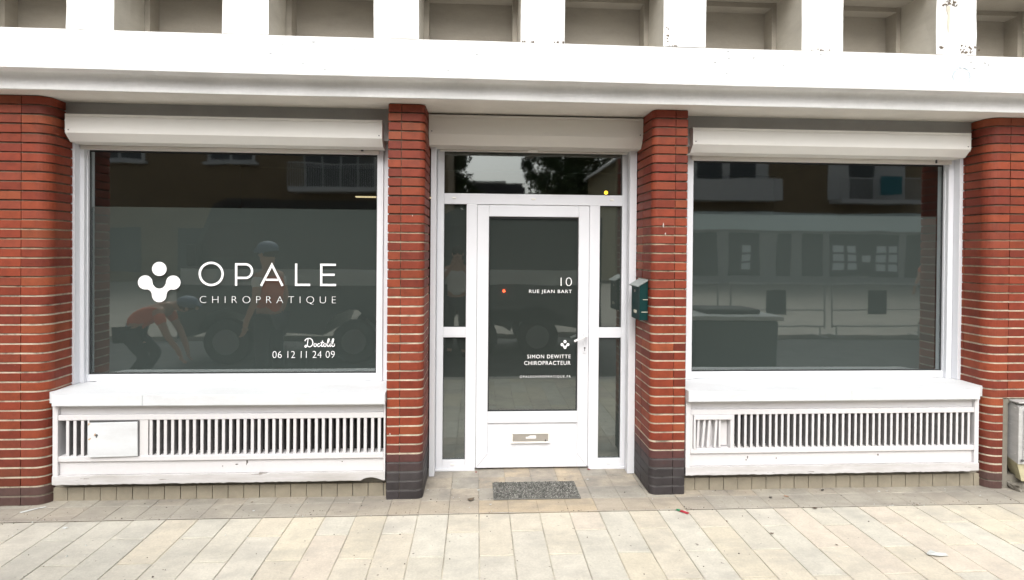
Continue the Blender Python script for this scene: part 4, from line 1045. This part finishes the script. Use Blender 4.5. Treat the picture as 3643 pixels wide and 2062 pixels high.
# ------------------------------------------------------------------ people (reflected)
M['skin'] = plain('skin', (.45, .27, .19), .6); M['orange'] = plain('orange_workwear', (.60, .13, .05), .7); M['navy'] = plain('dark_trousers', (.03, .032, .04), .8)
M['tee'] = plain('white_tshirt', (.62, .62, .60), .8); M['cap'] = plain('blue_grey_cap', (.10, .14, .22), .6); M['hair'] = plain('dark_hair', (.03, .02, .015), .8); M['yellow'] = plain('yellow_helmet', (.7, .5, .08), .5)
def skin_obj(name, verts, edges, radii, mat, parent, levels=2):
    me = bpy.data.meshes.new(name); me.from_pydata(verts, edges, []); o = bpy.data.objects.new(name, me); col.objects.link(o)
    sk = o.modifiers.new('s', 'SKIN'); sk.use_smooth_shade = True
    for i, r in enumerate(radii): me.skin_vertices[0].data[i].radius = (r, r) if not isinstance(r, tuple) else r
    me.skin_vertices[0].data[0].use_root = True
    ss = o.modifiers.new('b', 'SUBSURF'); ss.levels = levels; ss.render_levels = levels
    me.materials.append(M[mat]); o.parent = parent
    return o
def person(x, y, facing, label, hat=None, top='orange', raise_arm=False, crouch=False, sleeves='tee'):
    """a standing or bending figure; facing = rotation about z, 0 looks towards -y"""
    e = empty('person', (x, y, 0), label, 'person'); e.rotation_euler = (0, 0, facing)
    if not crouch:
        V = [(0, 0, .95), (0, 0, 1.15), (0, 0, 1.38), (0, -.01, 1.50), (0, -.03, 1.60), (0, -.03, 1.68),
             (-.10, 0, .90), (-.11, -.02, .50), (-.12, .02, .09), (-.12, -.12, .05),
             (.10, 0, .90), (.11, .03, .50), (.12, .06, .09), (.12, -.08, .05),
             (-.18, 0, 1.42), (.18, 0, 1.42)]
        if raise_arm: V += [(-.24, -.10, 1.26), (-.10, -.27, 1.46), (-.07, -.29, 1.53), (.24, -.10, 1.26), (.10, -.27, 1.46), (.07, -.29, 1.53)]
        else: V += [(-.25, .03, 1.15), (-.27, -.08, .92), (-.27, -.10, .84), (.25, .03, 1.15), (.27, -.08, .92), (.27, -.10, .84)]
    else:
        V = [(0, .25, .72), (0, .08, .88), (0, -.15, .98), (0, -.25, 1.0), (0, -.36, 1.0), (0, -.42, .98),
             (-.12, .22, .66), (-.18, -.02, .38), (-.16, .20, .07), (-.17, .08, .05),
             (.12, .22, .66), (.20, .0, .38), (.18, .24, .07), (.19, .12, .05),
             (-.20, -.14, .93), (.20, -.14, .93), (-.25, -.26, .66), (-.16, -.36, .45), (-.14, -.38, .38), (.25, -.26, .66), (.16, -.36, .45), (.14, -.38, .38)]
    E_ = [(0, 1), (1, 2), (2, 3), (3, 4), (4, 5), (0, 6), (6, 7), (7, 8), (8, 9), (0, 10), (10, 11), (11, 12), (12, 13), (2, 14), (2, 15), (14, 16), (16, 17), (17, 18), (15, 19), (19, 20), (20, 21)]
    rad = [(.15, .11), (.135, .10), (.17, .115), .055, .085, .095, .085, .058, .042, .035, .085, .058, .042, .035, .062, .062, .043, .032, .030, .043, .032, .030]
    # clothes: shell over torso, trousers over legs
    skin_obj('vest', [V[0], V[1], V[2], V[14], V[15]], [(0, 1), (1, 2), (2, 3), (2, 4)], [(.175, .13), (.165, .125), (.19, .135), .075, .075], top, e)
    skin_obj('sleeves', [V[14], tuple((a*.45+b_*.55) for a, b_ in zip(V[14], V[16]))], [(0, 1)], [.078, .06], sleeves, e)
    skin_obj('sleeves', [V[15], tuple((a*.45+b_*.55) for a, b_ in zip(V[15], V[19]))], [(0, 1)], [.078, .06], sleeves, e)
    skin_obj('trousers', [V[0], V[6], V[7], V[8], V[10], V[11], V[12]], [(0, 1), (1, 2), (2, 3), (0, 4), (4, 5), (5, 6)], [(.16, .12), .105, .075, .065, .105, .075, .065], 'navy', e)
    # shoes, hands, face, hair
    for i in (9, 13):
        mb = MB(); mb.sphere((V[i][0], V[i][1]+.03, .045), .06, sc=(.8, 1.9, .75)); mb.build('shoe', 'tyre', e, smooth=True)
    # hands with fingers, nose, ears, eyes and mouth belong to the one body mesh
    tmp = skin_obj('body_tmp', V, E_, rad, 'skin', None)
    bpy.context.view_layer.update(); dg = bpy.context.evaluated_depsgraph_get()
    me = bpy.data.meshes.new_from_object(tmp.evaluated_get(dg)); bpy.data.objects.remove(tmp)
    mb = MB(); mb.add([v.co[:] for v in me.vertices], [tuple(p.vertices) for p in me.polygons])
    for hi_, el in ((18, 17), (21, 20)):
        hv = Vector(V[hi_]); d = (hv-Vector(V[el])).normalized(); sd = d.cross(Vector((0, 1, 0))).normalized()
        mb.sphere(hv+d*.02, .036, sc=(1, .6, 1))
        for k in range(4):
            a = hv+d*.04+sd*(k-1.5)*.017; bpt = a+d*(.045-.004*abs(k-1.4))+Vector((0, -.012, 0)); mb.cyl(a, bpt, .0085, .007, 8); mb.cyl(bpt, bpt+d*.02+Vector((0, -.02, 0)), .007, .006, 8)
        mb.cyl(hv+sd*.03, hv+sd*.055+d*.03, .009, .007, 8)
    hx = Vector(V[5])
    mb.sphere(hx+Vector((0, -.098, -.02)), .018, sc=(.8, 1.2, 1.3))
    for s in (-1, 1): mb.sphere(hx+Vector((s*.095, 0, -.02)), .022, sc=(.5, .8, 1.3))
    for s in (-1, 1): mb.sphere(hx+Vector((s*.035, -.086, .01)), .012, 1)
    mb.sphere(hx+Vector((0, -.088, -.06)), .018, 1, sc=(1.2, .4, .35))
    mb.build('body', ['skin', 'hair'], e, smooth=True)
    mb = MB(); mb.sphere(hx+Vector((0, .018, .035)), .108, sc=(.95, 1.0, .85)); mb.build('hair', 'hair', e, smooth=True)
    if hat:
        mb = MB(); mb.sphere(hx+Vector((0, .005, .055)), .118, sc=(1, 1.05, .75)); mb.cyl(hx+Vector((0, -.07, .05)), hx+Vector((0, -.075, .06)), .10, .095, 16); mb.build('cap', hat, e, smooth=True)
    return e
person(-2.42, 1.95, R(-70), 'person in an orange vest and blue cap walking past, reflected in the left window', 'cap')
person(-8.2, -3.9, R(30), 'person in orange workwear standing at the far left of the left window reflection', None, sleeves='orange')
person(-4.1, 1.3, R(80), 'person in orange bending down to work, reflected under the logo of the left window', 'cap', crouch=True, sleeves='orange')
person(-.33, -.28, R(180), 'person in a white t-shirt with both hands raised, reflected beside the door', None, 'tee', True)
person(10.75, -4.3, R(10), 'person in orange with a yellow helmet reflected at the right edge of the right window', 'yellow', sleeves='orange')

bpy.context.view_layer.update()
